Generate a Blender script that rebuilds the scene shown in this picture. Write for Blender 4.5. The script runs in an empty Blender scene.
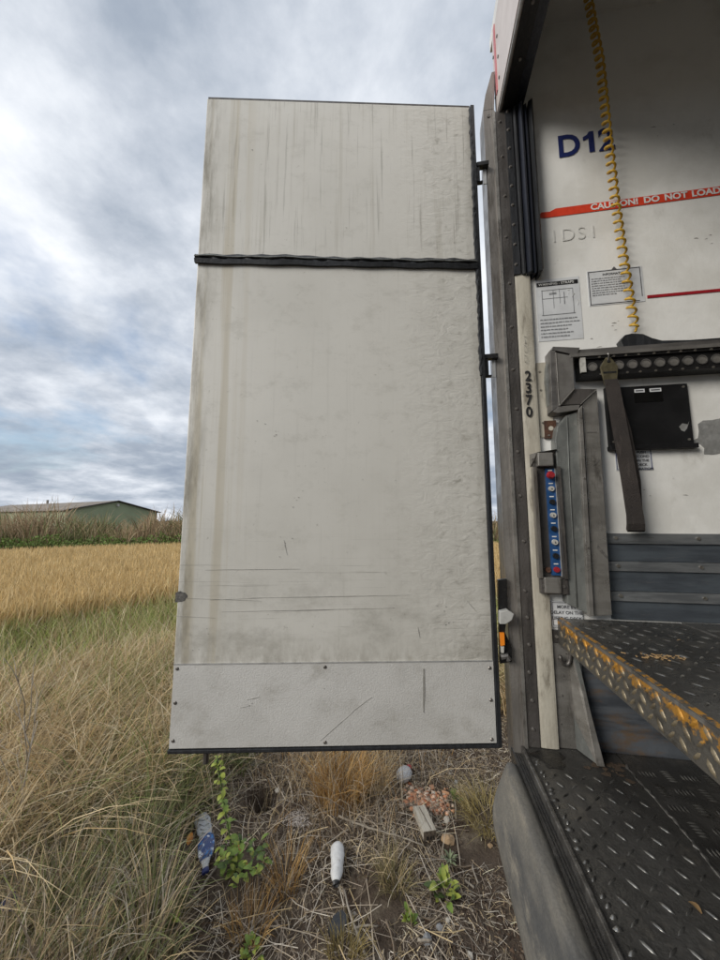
import bpy, bmesh, math, random
import numpy as np
from mathutils import Vector, Matrix
R = math.radians
rnd = random.Random(7)
rng = np.random.default_rng(11)
scene = bpy.context.scene
COL = scene.collection

# ------------------------------------------------------------------ camera
CZ, TH, YAW = 1.70, R(6.72), R(9.4)
cam = bpy.data.cameras.new('camera')
cam.sensor_fit = 'VERTICAL'; cam.sensor_height = 36.0; cam.sensor_width = 27.0
cam.lens = 13.0; cam.clip_start = 0.02; cam.clip_end = 6000
camo = bpy.data.objects.new('camera', cam); COL.objects.link(camo)
camo.location = (0, 0, CZ); camo.rotation_euler = (R(90) + TH, 0, YAW)
scene.camera = camo

# ------------------------------------------------------------------ sky
SUN_DIR = Vector((0.64, 0.58, -0.43)).normalized()      # the way the light travels
world = bpy.data.worlds.new('World'); scene.world = world; world.use_nodes = True
wt = world.node_tree; wn = wt.nodes; wl = wt.links; wn.clear()
def W(t, **k):
    n = wn.new(t)
    for a, b in k.items(): setattr(n, a, b)
    return n
def wmath(op, a, b=None, clamp=False):
    n = W('ShaderNodeMath', operation=op, use_clamp=clamp)
    for i, s in enumerate((a, b)):
        if s is None: continue
        if isinstance(s, (int, float)): n.inputs[i].default_value = s
        else: wl.new(s, n.inputs[i])
    return n.outputs[0]
out = W('ShaderNodeOutputWorld'); bg = W('ShaderNodeBackground'); wl.new(bg.outputs[0], out.inputs[0])
sky = W('ShaderNodeTexSky', sky_type='NISHITA'); sky.sun_disc = False
sky.sun_elevation = math.asin(-SUN_DIR.z)
sky.sun_rotation = math.atan2(-SUN_DIR.x, -SUN_DIR.y)
tc = W('ShaderNodeTexCoord'); sp = W('ShaderNodeSeparateXYZ'); wl.new(tc.outputs['Generated'], sp.inputs[0])
zc = wmath('MAXIMUM', sp.outputs[2], 0.0)
den = wmath('ADD', zc, 0.22)
cb = W('ShaderNodeCombineXYZ')
wl.new(wmath('DIVIDE', sp.outputs[0], den), cb.inputs[0]); wl.new(wmath('DIVIDE', sp.outputs[1], den), cb.inputs[1])
def wnoise(scale, detail, rough, off, dist=0.0):
    mp = W('ShaderNodeMapping'); mp.inputs['Location'].default_value = off; wl.new(cb.outputs[0], mp.inputs[0])
    n = W('ShaderNodeTexNoise'); n.inputs['Scale'].default_value = scale; n.inputs['Detail'].default_value = detail
    n.inputs['Roughness'].default_value = rough; n.inputs['Distortion'].default_value = dist
    wl.new(mp.outputs[0], n.inputs['Vector']); return n.outputs['Fac']
big = wnoise(0.8, 3, 0.5, (1.3, 4.2, 0), 0.2)
mid = wnoise(2.2, 10, 0.58, (7.1, 2.6, 3), 0.1)
fine = wnoise(7.0, 8, 0.6, (2.0, 9.0, 1), 0.3)
dens = wmath('ADD', wmath('ADD', wmath('MULTIPLY', big, 0.46), wmath('MULTIPLY', mid, 0.66)), wmath('MULTIPLY', fine, 0.12))
# cloud bases seen edge-on low in the sky look greyer than the thin deck overhead
low = W('ShaderNodeMapRange'); wl.new(zc, low.inputs[0])
low.inputs[1].default_value = 0.05; low.inputs[2].default_value = 0.50; low.inputs[3].default_value = -0.075; low.inputs[4].default_value = 0.05
hz = W('ShaderNodeMapRange'); hz.interpolation_type = 'SMOOTHSTEP'; wl.new(zc, hz.inputs[0])      # clear strip under the cloud deck
hz.inputs[1].default_value = 0.0; hz.inputs[2].default_value = 0.10; hz.inputs[3].default_value = 0.10; hz.inputs[4].default_value = 0.0
lit = wmath('ADD', wmath('ADD', dens, low.outputs[0]), hz.outputs[0])
cr = W('ShaderNodeValToRGB'); wl.new(lit, cr.inputs[0])
el = cr.color_ramp.elements
el[0].position = 0.44; el[0].color = (0.205, 0.245, 0.31, 1)
el[1].position = 0.80; el[1].color = (0.72, 0.735, 0.76, 1)
for p, c in ((0.54, (0.28, 0.32, 0.38, 1)), (0.62, (0.40, 0.435, 0.49, 1)), (0.70, (0.55, 0.58, 0.625, 1))):
    e = el.new(p); e.color = c
gap = W('ShaderNodeMapRange'); gap.interpolation_type = 'SMOOTHSTEP'
wl.new(wnoise(0.9, 6, 0.55, (3.4, 1.0, 6), 0.2), gap.inputs[0])
gap.inputs[1].default_value = 0.30; gap.inputs[2].default_value = 0.44; gap.inputs[3].default_value = 0.25; gap.inputs[4].default_value = 1.0
skym = W('ShaderNodeVectorMath', operation='SCALE'); skym.inputs['Scale'].default_value = 0.11
wl.new(sky.outputs[0], skym.inputs[0])
mx = W('ShaderNodeMix', data_type='RGBA'); wl.new(gap.outputs[0], mx.inputs[0])
wl.new(skym.outputs[0], mx.inputs[6]); wl.new(cr.outputs[0], mx.inputs[7])
wl.new(mx.outputs[2], bg.inputs[0]); bg.inputs[1].default_value = 0.86

sun = bpy.data.lights.new('sun', 'SUN'); sun.energy = 1.5; sun.angle = R(28); sun.color = (1.0, 0.95, 0.87)
suno = bpy.data.objects.new('sun', sun); COL.objects.link(suno)
suno.rotation_euler = SUN_DIR.to_track_quat('-Z', 'Y').to_euler(); suno.location = (-4, -6, 8)
vs = scene.view_settings
vs.view_transform = 'Standard'; vs.look = 'None'; vs.exposure = 0.80; vs.gamma = 1.0; vs.use_curve_mapping = False

# ------------------------------------------------------------------ pixel -> place helpers (the photograph is 720x960)
FPX = 13.0 / 36.0 * 960
_f = np.array([-math.sin(YAW) * math.cos(TH), math.cos(YAW) * math.cos(TH), math.sin(TH)])
_r = np.array([math.cos(YAW), math.sin(YAW), 0.0]); _u = np.cross(_r, _f); _c = np.array([0, 0, CZ])
def on_plane(px, py, n, d):
    n = np.array(n, float); v = _f + _r * (px - 360) / FPX + _u * (480 - py) / FPX
    return _c + v * ((d - n @ _c) / (n @ v))
def onX(px, py, c): return on_plane(px, py, (1, 0, 0), c)
def onY(px, py, c): return on_plane(px, py, (0, 1, 0), c)
def onZ(px, py, c=0.0): return on_plane(px, py, (0, 0, 1), c)
def to_px(P):
    v = np.asarray(P) - _c; d = v @ _f
    return 360 + FPX * (v @ _r) / d, 480 - FPX * (v @ _u) / d, d

# ------------------------------------------------------------------ materials
def mat(name, base, rough=0.5, metal=0.0, var=None, var_scale=4.0, var_map=(1, 1, 1), var_lo=0.42, var_hi=0.62, var_amt=0.7,
        dirt=None, dirt_scale=(6, 6, 6), dirt_lo=0.5, dirt_hi=0.7, dirt_amt=0.8, bump=0.0, bump_scale=60.0, bump_map=(1, 1, 1),
        rough_var=0.0, spec=0.5, fine=0.0):
    m = bpy.data.materials.new(name); m.use_nodes = True
    t = m.node_tree; N = t.nodes; L = t.links; b = N['Principled BSDF']
    b.inputs['Roughness'].default_value = rough; b.inputs['Metallic'].default_value = metal
    b.inputs['Specular IOR Level'].default_value = spec
    tcn = N.new('ShaderNodeTexCoord')
    def noise(scale, mp, detail=6, rgh=0.6):
        mpn = N.new('ShaderNodeMapping'); mpn.inputs['Scale'].default_value = mp; L.new(tcn.outputs['Object'], mpn.inputs[0])
        n = N.new('ShaderNodeTexNoise'); n.inputs['Scale'].default_value = scale; n.inputs['Detail'].default_value = detail
        n.inputs['Roughness'].default_value = rgh; L.new(mpn.outputs[0], n.inputs['Vector']); return n.outputs['Fac']
    def rng_(src, a, b_, c, d):
        r = N.new('ShaderNodeMapRange'); r.interpolation_type = 'SMOOTHSTEP'; L.new(src, r.inputs[0])
        for i, v in enumerate((a, b_, c, d)): r.inputs[i + 1].default_value = v
        return r.outputs[0]
    def mix(fac, a, b_):
        x = N.new('ShaderNodeMix'); x.data_type = 'RGBA'; L.new(fac, x.inputs[0])
        for i, s in ((6, a), (7, b_)):
            if isinstance(s, tuple): x.inputs[i].default_value = (*s[:3], 1)
            else: L.new(s, x.inputs[i])
        return x.outputs[2]
    col = base
    if var: col = mix(rng_(noise(var_scale, var_map), var_lo, var_hi, 0, var_amt), col, var)
    if dirt: col = mix(rng_(noise(1.0, dirt_scale, 9, 0.68), dirt_lo, dirt_hi, 0, dirt_amt), col, dirt)
    if fine:
        col = mix(rng_(noise(180, (1, 1, 1), 3), 0.3, 0.7, 0, fine), col, tuple(c * 0.45 for c in base))
    if isinstance(col, tuple): b.inputs['Base Color'].default_value = (*col, 1)
    else: L.new(col, b.inputs['Base Color'])
    if rough_var: L.new(rng_(noise(9, (1, 1, 1)), 0.35, 0.65, max(0.05, rough - rough_var), min(1, rough + rough_var)), b.inputs['Roughness'])
    if bump:
        bp = N.new('ShaderNodeBump'); bp.inputs['Strength'].default_value = bump; bp.inputs['Distance'].default_value = 0.01
        L.new(noise(bump_scale, bump_map), bp.inputs['Height']); L.new(bp.outputs[0], b.inputs['Normal'])
    m['b'] = 1
    return m
M = {}
M['wall'] = mat('white_wall_paint', (0.76, 0.755, 0.725), 0.42, var=(0.60, 0.59, 0.55), var_scale=2.5, dirt=(0.40, 0.38, 0.33), dirt_scale=(9, 9, 5), dirt_lo=0.60, dirt_hi=0.78, dirt_amt=0.55, bump=0.12, bump_scale=40, rough_var=0.1)
M['steel'] = mat('weathered_steel', (0.30, 0.28, 0.255), 0.40, 0.55, var=(0.17, 0.155, 0.14), var_scale=3, var_map=(8, 8, 0.7), dirt=(0.085, 0.07, 0.055), dirt_scale=(40, 40, 3), dirt_lo=0.50, dirt_hi=0.70, dirt_amt=0.8, bump=0.15, bump_scale=80, rough_var=0.12)
M['darksteel'] = mat('dark_grimy_steel', (0.115, 0.105, 0.097), 0.40, 0.45, var=(0.05, 0.046, 0.042), var_scale=3, var_map=(9, 9, 1), dirt=(0.26, 0.24, 0.21), dirt_scale=(40, 40, 4), dirt_lo=0.58, dirt_hi=0.75, dirt_amt=0.6, bump=0.2, bump_scale=90, rough_var=0.12)
M['alu'] = mat('brushed_aluminium', (0.31, 0.295, 0.27), 0.36, 0.6, var=(0.20, 0.188, 0.17), var_scale=4, var_map=(1.5, 1.5, 5), dirt=(0.075, 0.064, 0.054), dirt_scale=(24, 24, 6), dirt_lo=0.52, dirt_hi=0.70, dirt_amt=0.8, bump=0.16, bump_scale=30, bump_map=(14, 14, 1), rough_var=0.12)
M['alumid'] = mat('grimy_mid_aluminium', (0.21, 0.20, 0.185), 0.48, 0.45, var=(0.15, 0.14, 0.13), var_scale=4, var_map=(3, 3, 3), dirt=(0.09, 0.08, 0.07), dirt_scale=(22, 22, 8), dirt_lo=0.56, dirt_hi=0.74, dirt_amt=0.75, bump=0.12, bump_scale=30, rough_var=0.12)
M['aludark'] = mat('dull_dark_aluminium', (0.20, 0.19, 0.18), 0.42, 0.6, var=(0.11, 0.105, 0.10), var_scale=4, var_map=(1, 1, 6), dirt=(0.30, 0.28, 0.25), dirt_scale=(30, 30, 30), dirt_lo=0.6, dirt_hi=0.75, dirt_amt=0.5, bump=0.15, bump_scale=60, rough_var=0.1)
M['jamb'] = mat('grey_scuffed_guard', (0.185, 0.192, 0.18), 0.46, 0.3, var=(0.10, 0.104, 0.10), var_scale=5, var_map=(2, 2, 1), dirt=(0.36, 0.36, 0.33), dirt_scale=(45, 45, 14), dirt_lo=0.58, dirt_hi=0.75, dirt_amt=0.7, bump=0.25, bump_scale=45, rough_var=0.12)
M['cream'] = mat('cream_paint_worn', (0.47, 0.44, 0.365), 0.5, 0.0, var=(0.34, 0.31, 0.25), var_scale=5, var_map=(5, 5, 1), dirt=(0.13, 0.11, 0.08), dirt_scale=(26, 26, 6), dirt_lo=0.50, dirt_hi=0.70, dirt_amt=0.8, bump=0.15, bump_scale=60, rough_var=0.1)
M['rubber'] = mat('black_rubber', (0.016, 0.017, 0.019), 0.42, var=(0.032, 0.034, 0.038), var_scale=6, var_map=(12, 12, 1), dirt=(0.10, 0.10, 0.10), dirt_scale=(40, 40, 8), dirt_lo=0.62, dirt_hi=0.8, dirt_amt=0.5, bump=0.25, bump_scale=70)
M['rubberblue'] = mat('black_curtain_rubber', (0.018, 0.021, 0.030), 0.36, var=(0.036, 0.041, 0.058), var_scale=4, var_map=(14, 14, 0.6), dirt=(0.11, 0.11, 0.12), dirt_scale=(60, 60, 5), dirt_lo=0.62, dirt_hi=0.8, dirt_amt=0.45, bump=0.2, bump_scale=60)
M['buffer'] = mat('dusty_rubber_buffer', (0.075, 0.076, 0.077), 0.6, var=(0.175, 0.165, 0.145), var_scale=3, var_map=(2, 1, 3), var_lo=0.36, var_hi=0.58, var_amt=0.9, dirt=(0.27, 0.245, 0.20), dirt_scale=(20, 5, 26), dirt_lo=0.52, dirt_hi=0.70, dirt_amt=0.75, bump=0.4, bump_scale=30, bump_map=(1, .5, 1), fine=0.3)
M['tread'] = mat('dark_tread_plate', (0.155, 0.15, 0.14), 0.34, 0.62, var=(0.052, 0.05, 0.047), var_scale=2.3, var_lo=0.4, var_hi=0.62, var_amt=0.85, dirt=(0.23, 0.21, 0.18), dirt_scale=(11, 11, 11), dirt_lo=0.52, dirt_hi=0.72, dirt_amt=0.7, bump=0.35, bump_scale=70, rough_var=0.14, fine=0.35)
M['treadbar'] = mat('worn_tread_bars', (0.27, 0.265, 0.25), 0.28, 0.8, var=(0.10, 0.095, 0.088), var_scale=5, dirt=(0.06, 0.056, 0.052), dirt_scale=(20, 20, 20), dirt_lo=0.5, dirt_hi=0.66, dirt_amt=0.8, rough_var=0.12)
M['sill'] = mat('tarred_sill', (0.045, 0.043, 0.041), 0.33, 0.3, var=(0.07, 0.066, 0.06), var_scale=12, dirt=(0.22, 0.21, 0.2), dirt_scale=(40, 25, 40), dirt_lo=0.6, dirt_hi=0.72, dirt_amt=0.7, bump=0.6, bump_scale=50, rough_var=0.15)
M['siledge'] = mat('polished_sill_lip', (0.30, 0.29, 0.275), 0.33, 0.8, var=(0.10, 0.095, 0.09), var_scale=10, var_map=(1, 3, 1), bump=0.3, bump_scale=70, rough_var=0.1)
def edge_paint(name, bare, grime, y0, y1):
    m = mat(name, bare, 0.4, 0.5, dirt=grime, dirt_scale=(22, 22, 22), dirt_lo=0.48, dirt_hi=0.66, dirt_amt=0.75, bump=0.3, bump_scale=60, rough_var=0.12)
    t = m.node_tree; N = t.nodes; L = t.links; b = N['Principled BSDF']; src = b.inputs['Base Color'].links[0].from_socket
    tcn = N.new('ShaderNodeTexCoord'); sx = N.new('ShaderNodeSeparateXYZ'); L.new(tcn.outputs['Object'], sx.inputs[0])
    nz = N.new('ShaderNodeTexNoise'); nz.inputs['Scale'].default_value = 30; nz.inputs['Detail'].default_value = 9; nz.inputs['Roughness'].default_value = 0.72; L.new(tcn.outputs['Object'], nz.inputs['Vector'])
    hg = N.new('ShaderNodeMapRange'); hg.interpolation_type = 'SMOOTHSTEP'; L.new(sx.outputs[2], hg.inputs[0])
    for i, v in enumerate((1.252, 1.318, -0.20, 0.075)): hg.inputs[i + 1].default_value = v
    ad = N.new('ShaderNodeMath'); L.new(nz.outputs['Fac'], ad.inputs[0]); L.new(hg.outputs[0], ad.inputs[1])
    th = N.new('ShaderNodeMapRange'); th.interpolation_type = 'SMOOTHSTEP'; L.new(ad.outputs[0], th.inputs[0])
    for i, v in enumerate((y0, y1, 0.0, 0.9)): th.inputs[i + 1].default_value = v
    mx_ = N.new('ShaderNodeMix'); mx_.data_type = 'RGBA'; L.new(th.outputs[0], mx_.inputs[0]); L.new(src, mx_.inputs[6]); mx_.inputs[7].default_value = (0.52, 0.255, 0.035, 1)
    L.new(mx_.outputs[2], b.inputs['Base Color']); return m
M['yellowedge'] = edge_paint('yellow_worn_edge_plate', (0.12, 0.113, 0.10), (0.045, 0.042, 0.037), 0.53, 0.62)
M['yellowbar'] = edge_paint('yellow_worn_bars', (0.24, 0.20, 0.135), (0.10, 0.085, 0.06), 0.50, 0.60)
M['plank'] = mat('bluish_kick_plank', (0.24, 0.25, 0.255), 0.42, 0.55, var=(0.13, 0.14, 0.15), var_scale=5, var_map=(1, 1, 7), dirt=(0.09, 0.085, 0.08), dirt_scale=(9, 9, 60), dirt_lo=0.55, dirt_hi=0.72, dirt_amt=0.7, bump=0.12, bump_scale=20, bump_map=(1, 1, 20), rough_var=0.1)
M['plankdark'] = mat('blue_grey_recessed_plank', (0.115, 0.135, 0.155), 0.42, 0.5, var=(0.075, 0.085, 0.10), var_scale=5, var_map=(1, 1, 7), dirt=(0.20, 0.205, 0.21), dirt_scale=(9, 9, 60), dirt_lo=0.55, dirt_hi=0.74, dirt_amt=0.5, bump=0.12, bump_scale=20, bump_map=(1, 1, 20), rough_var=0.1)
M['recess'] = mat('stained_recess_panel', (0.15, 0.165, 0.185), 0.42, 0.4, var=(0.055, 0.062, 0.075), var_scale=3, var_map=(1, 1, 7), dirt=(0.21, 0.125, 0.055), dirt_scale=(6, 6, 16), dirt_lo=0.50, dirt_hi=0.70, dirt_amt=0.75, bump=0.15, bump_scale=30, rough_var=0.12)
M['panelblack'] = mat('black_plastic_panel', (0.007, 0.007, 0.0075), 0.5, spec=0.3, var=(0.014, 0.014, 0.015), var_scale=8, dirt=(0.12, 0.12, 0.115), dirt_scale=(25, 25, 25), dirt_lo=0.66, dirt_hi=0.8, dirt_amt=0.5, bump=0.05, bump_scale=200)
M['railblack'] = mat('black_rail_paint', (0.013, 0.0125, 0.0125), 0.4, 0.2, dirt=(0.14, 0.13, 0.12), dirt_scale=(50, 50, 50), dirt_lo=0.6, dirt_hi=0.75, dirt_amt=0.6, bump=0.2, bump_scale=90)
M['glassblack'] = mat('dark_window_pane', (0.004, 0.004, 0.004), 0.12)
M['sticker'] = mat('aged_white_sticker', (0.62, 0.635, 0.645), 0.4, var=(0.53, 0.54, 0.55), var_scale=12, dirt=(0.36, 0.34, 0.30), dirt_scale=(30, 30, 30), dirt_lo=0.6, dirt_hi=0.75, dirt_amt=0.6)
M['ink'] = mat('faded_black_ink', (0.05, 0.05, 0.055), 0.5, var=(0.14, 0.14, 0.15), var_scale=40)
M['inkgrey'] = mat('grey_faded_ink', (0.22, 0.225, 0.235), 0.5, var=(0.34, 0.345, 0.35), var_scale=60)
M['navy'] = mat('navy_vinyl', (0.012, 0.022, 0.115), 0.4, var=(0.02, 0.03, 0.14), var_scale=20)
M['black'] = mat('black_vinyl', (0.012, 0.012, 0.013), 0.4, var=(0.03, 0.03, 0.03), var_scale=30)
M['redtape'] = mat('red_warning_tape', (0.66, 0.055, 0.022), 0.42, var=(0.56, 0.04, 0.016), var_scale=25, dirt=(0.7, 0.16, 0.10), dirt_scale=(30, 30, 30), dirt_lo=0.62, dirt_hi=0.75, dirt_amt=0.6)
M['redline'] = mat('dark_red_line', (0.33, 0.012, 0.02), 0.45, var=(0.25, 0.01, 0.015), var_scale=40)
M['whiteink'] = mat('white_print', (0.72, 0.72, 0.70), 0.45, var=(0.6, 0.6, 0.58), var_scale=60)
M['ghost'] = mat('ghost_letter_residue', (0.57, 0.565, 0.535), 0.5, var=(0.64, 0.635, 0.61), var_scale=30)
M['peel'] = mat('peeled_grey_patch', (0.255, 0.255, 0.245), 0.5, 0.3, var=(0.36, 0.36, 0.35), var_scale=18, bump=0.3, bump_scale=60)
M['blue'] = mat('blue_button_strip', (0.012, 0.058, 0.165), 0.4, var=(0.03, 0.09, 0.25), var_scale=30, dirt=(0.12, 0.15, 0.2), dirt_scale=(60, 60, 60), dirt_lo=0.62, dirt_hi=0.75, dirt_amt=0.5)
M['redplastic'] = mat('red_button', (0.34, 0.018, 0.025), 0.4, var=(0.20, 0.014, 0.018), var_scale=40)
M['whiteplastic'] = mat('white_button', (0.50, 0.49, 0.45), 0.45, var=(0.32, 0.31, 0.28), var_scale=60)
M['rust'] = mat('rusted_bracket', (0.10, 0.045, 0.025), 0.7, 0.2, var=(0.045, 0.025, 0.018), var_scale=30, bump=0.5, bump_scale=80)
M['webbing'] = mat('brown_webbing', (0.046, 0.037, 0.032), 0.75, var=(0.024, 0.019, 0.017), var_scale=6, dirt=(0.11, 0.09, 0.078), dirt_scale=(60, 60, 10), dirt_lo=0.56, dirt_hi=0.75, dirt_amt=0.6, bump=0.5, bump_scale=60, bump_map=(2, 2, 12))
M['brass'] = mat('olive_tarnished_fitting', (0.20, 0.175, 0.105), 0.45, 0.7, var=(0.11, 0.095, 0.06), var_scale=30, bump=0.2, bump_scale=60)
M['coil'] = mat('yellow_coil_cable', (0.57, 0.345, 0.03), 0.4, var=(0.42, 0.24, 0.022), var_scale=30)
M['kick'] = mat('stippled_kick_plate', (0.63, 0.62, 0.59), 0.45, 0.08, var=(0.54, 0.53, 0.50), var_scale=3, dirt=(0.30, 0.28, 0.235), dirt_scale=(7, 7, 9), dirt_lo=0.48, dirt_hi=0.80, dirt_amt=0.6, bump=0.2, bump_scale=170, rough_var=0.08, fine=0.12)
M['whitebody'] = mat('pinkish_white_body_paint', (0.60, 0.54, 0.51), 0.4, var=(0.50, 0.44, 0.41), var_scale=6, dirt=(0.3, 0.26, 0.23), dirt_scale=(20, 20, 6), dirt_lo=0.58, dirt_hi=0.76, dirt_amt=0.6)
M['redbody'] = mat('faded_red_body_stripe', (0.52, 0.16, 0.17), 0.4, var=(0.45, 0.12, 0.13), var_scale=12)
M['orange'] = mat('orange_reflector', (0.80, 0.24, 0.02), 0.25)
M['greyplastic'] = mat('light_grey_plastic', (0.42, 0.42, 0.40), 0.45, var=(0.33, 0.33, 0.31), var_scale=20)
M['whitehot'] = mat('bare_bright_metal', (0.62, 0.62, 0.61), 0.35, 0.6, var=(0.45, 0.45, 0.44), var_scale=30)
M['screw'] = mat('steel_screw_head', (0.40, 0.38, 0.34), 0.35, 0.8, var=(0.2, 0.17, 0.14), var_scale=60)
M['darkscrew'] = mat('dark_rivet_head', (0.14, 0.13, 0.12), 0.4, 0.6, var=(0.24, 0.22, 0.2), var_scale=60)
M['mark'] = mat('dark_scratch', (0.26, 0.25, 0.225), 0.6, var=(0.42, 0.41, 0.38), var_scale=45)
M['chip'] = mat('grey_chip', (0.08, 0.076, 0.07), 0.7, var=(0.16, 0.15, 0.135), var_scale=60, bump=0.4, bump_scale=90)

def door_material():
    m = bpy.data.materials.new('grey_cream_door_paint'); m.use_nodes = True
    t = m.node_tree; N = t.nodes; L = t.links; b = N['Principled BSDF']
    tcn = N.new('ShaderNodeTexCoord'); sep = N.new('ShaderNodeSeparateXYZ'); L.new(tcn.outputs['Object'], sep.inputs[0])
    def noise(scale, mp, detail=7, rgh=0.6, dist=0.0):
        q = N.new('ShaderNodeMapping'); q.inputs['Scale'].default_value = mp; L.new(tcn.outputs['Object'], q.inputs[0])
        n = N.new('ShaderNodeTexNoise'); n.inputs['Scale'].default_value = scale; n.inputs['Detail'].default_value = detail
        n.inputs['Roughness'].default_value = rgh; n.inputs['Distortion'].default_value = dist; L.new(q.outputs[0], n.inputs['Vector']); return n.outputs['Fac']
    def mr(s, a, b_, c, d):
        r = N.new('ShaderNodeMapRange'); r.interpolation_type = 'SMOOTHSTEP'; L.new(s, r.inputs[0])
        for i, v in enumerate((a, b_, c, d)): r.inputs[i + 1].default_value = v
        return r.outputs[0]
    def mul(a, b_):
        n = N.new('ShaderNodeMath'); n.operation = 'MULTIPLY'
        for i, s in enumerate((a, b_)):
            if isinstance(s, float): n.inputs[i].default_value = s
            else: L.new(s, n.inputs[i])
        return n.outputs[0]
    def mix(f, a, b_):
        x = N.new('ShaderNodeMix'); x.data_type = 'RGBA'; L.new(f, x.inputs[0])
        for i, s in ((6, a), (7, b_)):
            if isinstance(s, tuple): x.inputs[i].default_value = (*s, 1)
            else: L.new(s, x.inputs[i])
        return x.outputs[2]
    X, Z = sep.outputs[0], sep.outputs[2]
    c = mix(mr(noise(1.6, (1, 1, 1)), 0.35, 0.65, 0, 1), (0.63, 0.615, 0.565), (0.57, 0.555, 0.505))
    # rain streaks, mostly on the upper panel
    up = mr(Z, 2.70, 2.95, 0.12, 0.85)
    c = mix(mul(mr(noise(1.0, (34, 34, 0.9), 8, 0.62), 0.53, 0.72, 0, 0.60), up), c, (0.36, 0.335, 0.27))
    c = mix(mul(mr(noise(1.0, (75, 75, 2.2), 6, 0.6), 0.57, 0.70, 0, 0.65), up), c, (0.27, 0.255, 0.22))
    # yellow run near the free edge, old brown grime along it and towards the bottom
    c = mix(mul(mr(X, -0.83, -0.62, 0.55, 0.0), mr(noise(1.0, (26, 26, 0.5), 5), 0.45, 0.62, 0, 1)), c, (0.40, 0.34, 0.22))
    c = mix(mul(mr(X, -0.89, -0.80, 0.85, 0.0), mr(noise(1.0, (18, 18, 3.5), 9, 0.7), 0.40, 0.68, 0, 1)), c, (0.21, 0.19, 0.145))
    c = mix(mul(mr(Z, 1.15, 1.75, 0.75, 0.0), mr(noise(1.0, (5, 5, 7), 10, 0.72), 0.46, 0.74, 0, 0.8)), c, (0.24, 0.225, 0.19))
    # fine dark specks and horizontal rub lines
    c = mix(mul(mr(noise(1.0, (2.2, 2.2, 150), 6, 0.62), 0.60, 0.70, 0, 0.55), mul(mr(Z, 1.1, 1.25, 0.0, 1.0), mr(Z, 1.45, 1.75, 1.0, 0.0))), c, (0.22, 0.21, 0.185))
    c = mix(mr(noise(42, (1, 1, 1), 4, 0.65), 0.64, 0.76, 0, 0.5), c, (0.30, 0.285, 0.24))
    c = mix(mr(noise(9, (1, 1, 1.6), 10, 0.75), 0.50, 0.72, 0, 0.42), c, (0.40, 0.385, 0.335))
    c = mix(mul(mr(Z, 1.16, 1.30, 0.65, 0.0), mr(noise(1.0, (30, 30, 12), 9, 0.7), 0.35, 0.65, 0, 1)), c, (0.33, 0.31, 0.265))
    side = mr(X, -0.05, 0.2, 0.0, 1.0)
    c = mix(mul(side, mr(noise(1.0, (14, 14, 24), 9, 0.7, 0.6), 0.52, 0.74, 0, 0.75)), c, (0.26, 0.245, 0.205))
    c = mix(mul(mr(X, 0.22, 0.285, 0.0, 0.7), mr(noise(1.0, (20, 20, 4), 8), 0.35, 0.65, 0.2, 1)), c, (0.24, 0.225, 0.19))
    L.new(c, b.inputs['Base Color'])
    L.new(mr(noise(7, (1, 1, 1)), 0.3, 0.7, 0.36, 0.55), b.inputs['Roughness']); b.inputs['Specular IOR Level'].default_value = 0.45
    # the sheet is blistered near the hinge
    h = N.new('ShaderNodeMath'); h.operation = 'ADD'
    L.new(mul(mul(mr(X, -0.15, 0.12, 0.0, 1.0), noise(1.0, (16, 16, 30), 5, 0.55, 1.2)), 1.0), h.inputs[0])
    L.new(mul(noise(55, (1, 1, 1), 4), 0.10), h.inputs[1])
    bp = N.new('ShaderNodeBump'); bp.inputs['Strength'].default_value = 0.3; bp.inputs['Distance'].default_value = 0.010
    L.new(h.outputs[0], bp.inputs['Height']); L.new(bp.outputs[0], b.inputs['Normal'])
    return m
M['door'] = door_material()

def attr_mat(name, rough=0.7, trans=0.25, spec=0.25):
    m = bpy.data.materials.new(name); m.use_nodes = True
    t = m.node_tree; N = t.nodes; L = t.links; b = N['Principled BSDF']
    a = N.new('ShaderNodeAttribute'); a.attribute_name = 'Col'
    L.new(a.outputs['Color'], b.inputs['Base Color'])
    b.inputs['Roughness'].default_value = rough; b.inputs['Specular IOR Level'].default_value = spec
    if trans:
        tr = N.new('ShaderNodeBsdfTranslucent'); L.new(a.outputs['Color'], tr.inputs['Color'])
        mxs = N.new('ShaderNodeMixShader'); mxs.inputs[0].default_value = trans
        L.new(b.outputs[0], mxs.inputs[1]); L.new(tr.outputs[0], mxs.inputs[2]); L.new(mxs.outputs[0], N['Material Output'].inputs[0])
    return m
M['blade'] = attr_mat('grass_blades')
M['twig'] = attr_mat('dead_stalk', 0.85, 0.0)

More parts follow.
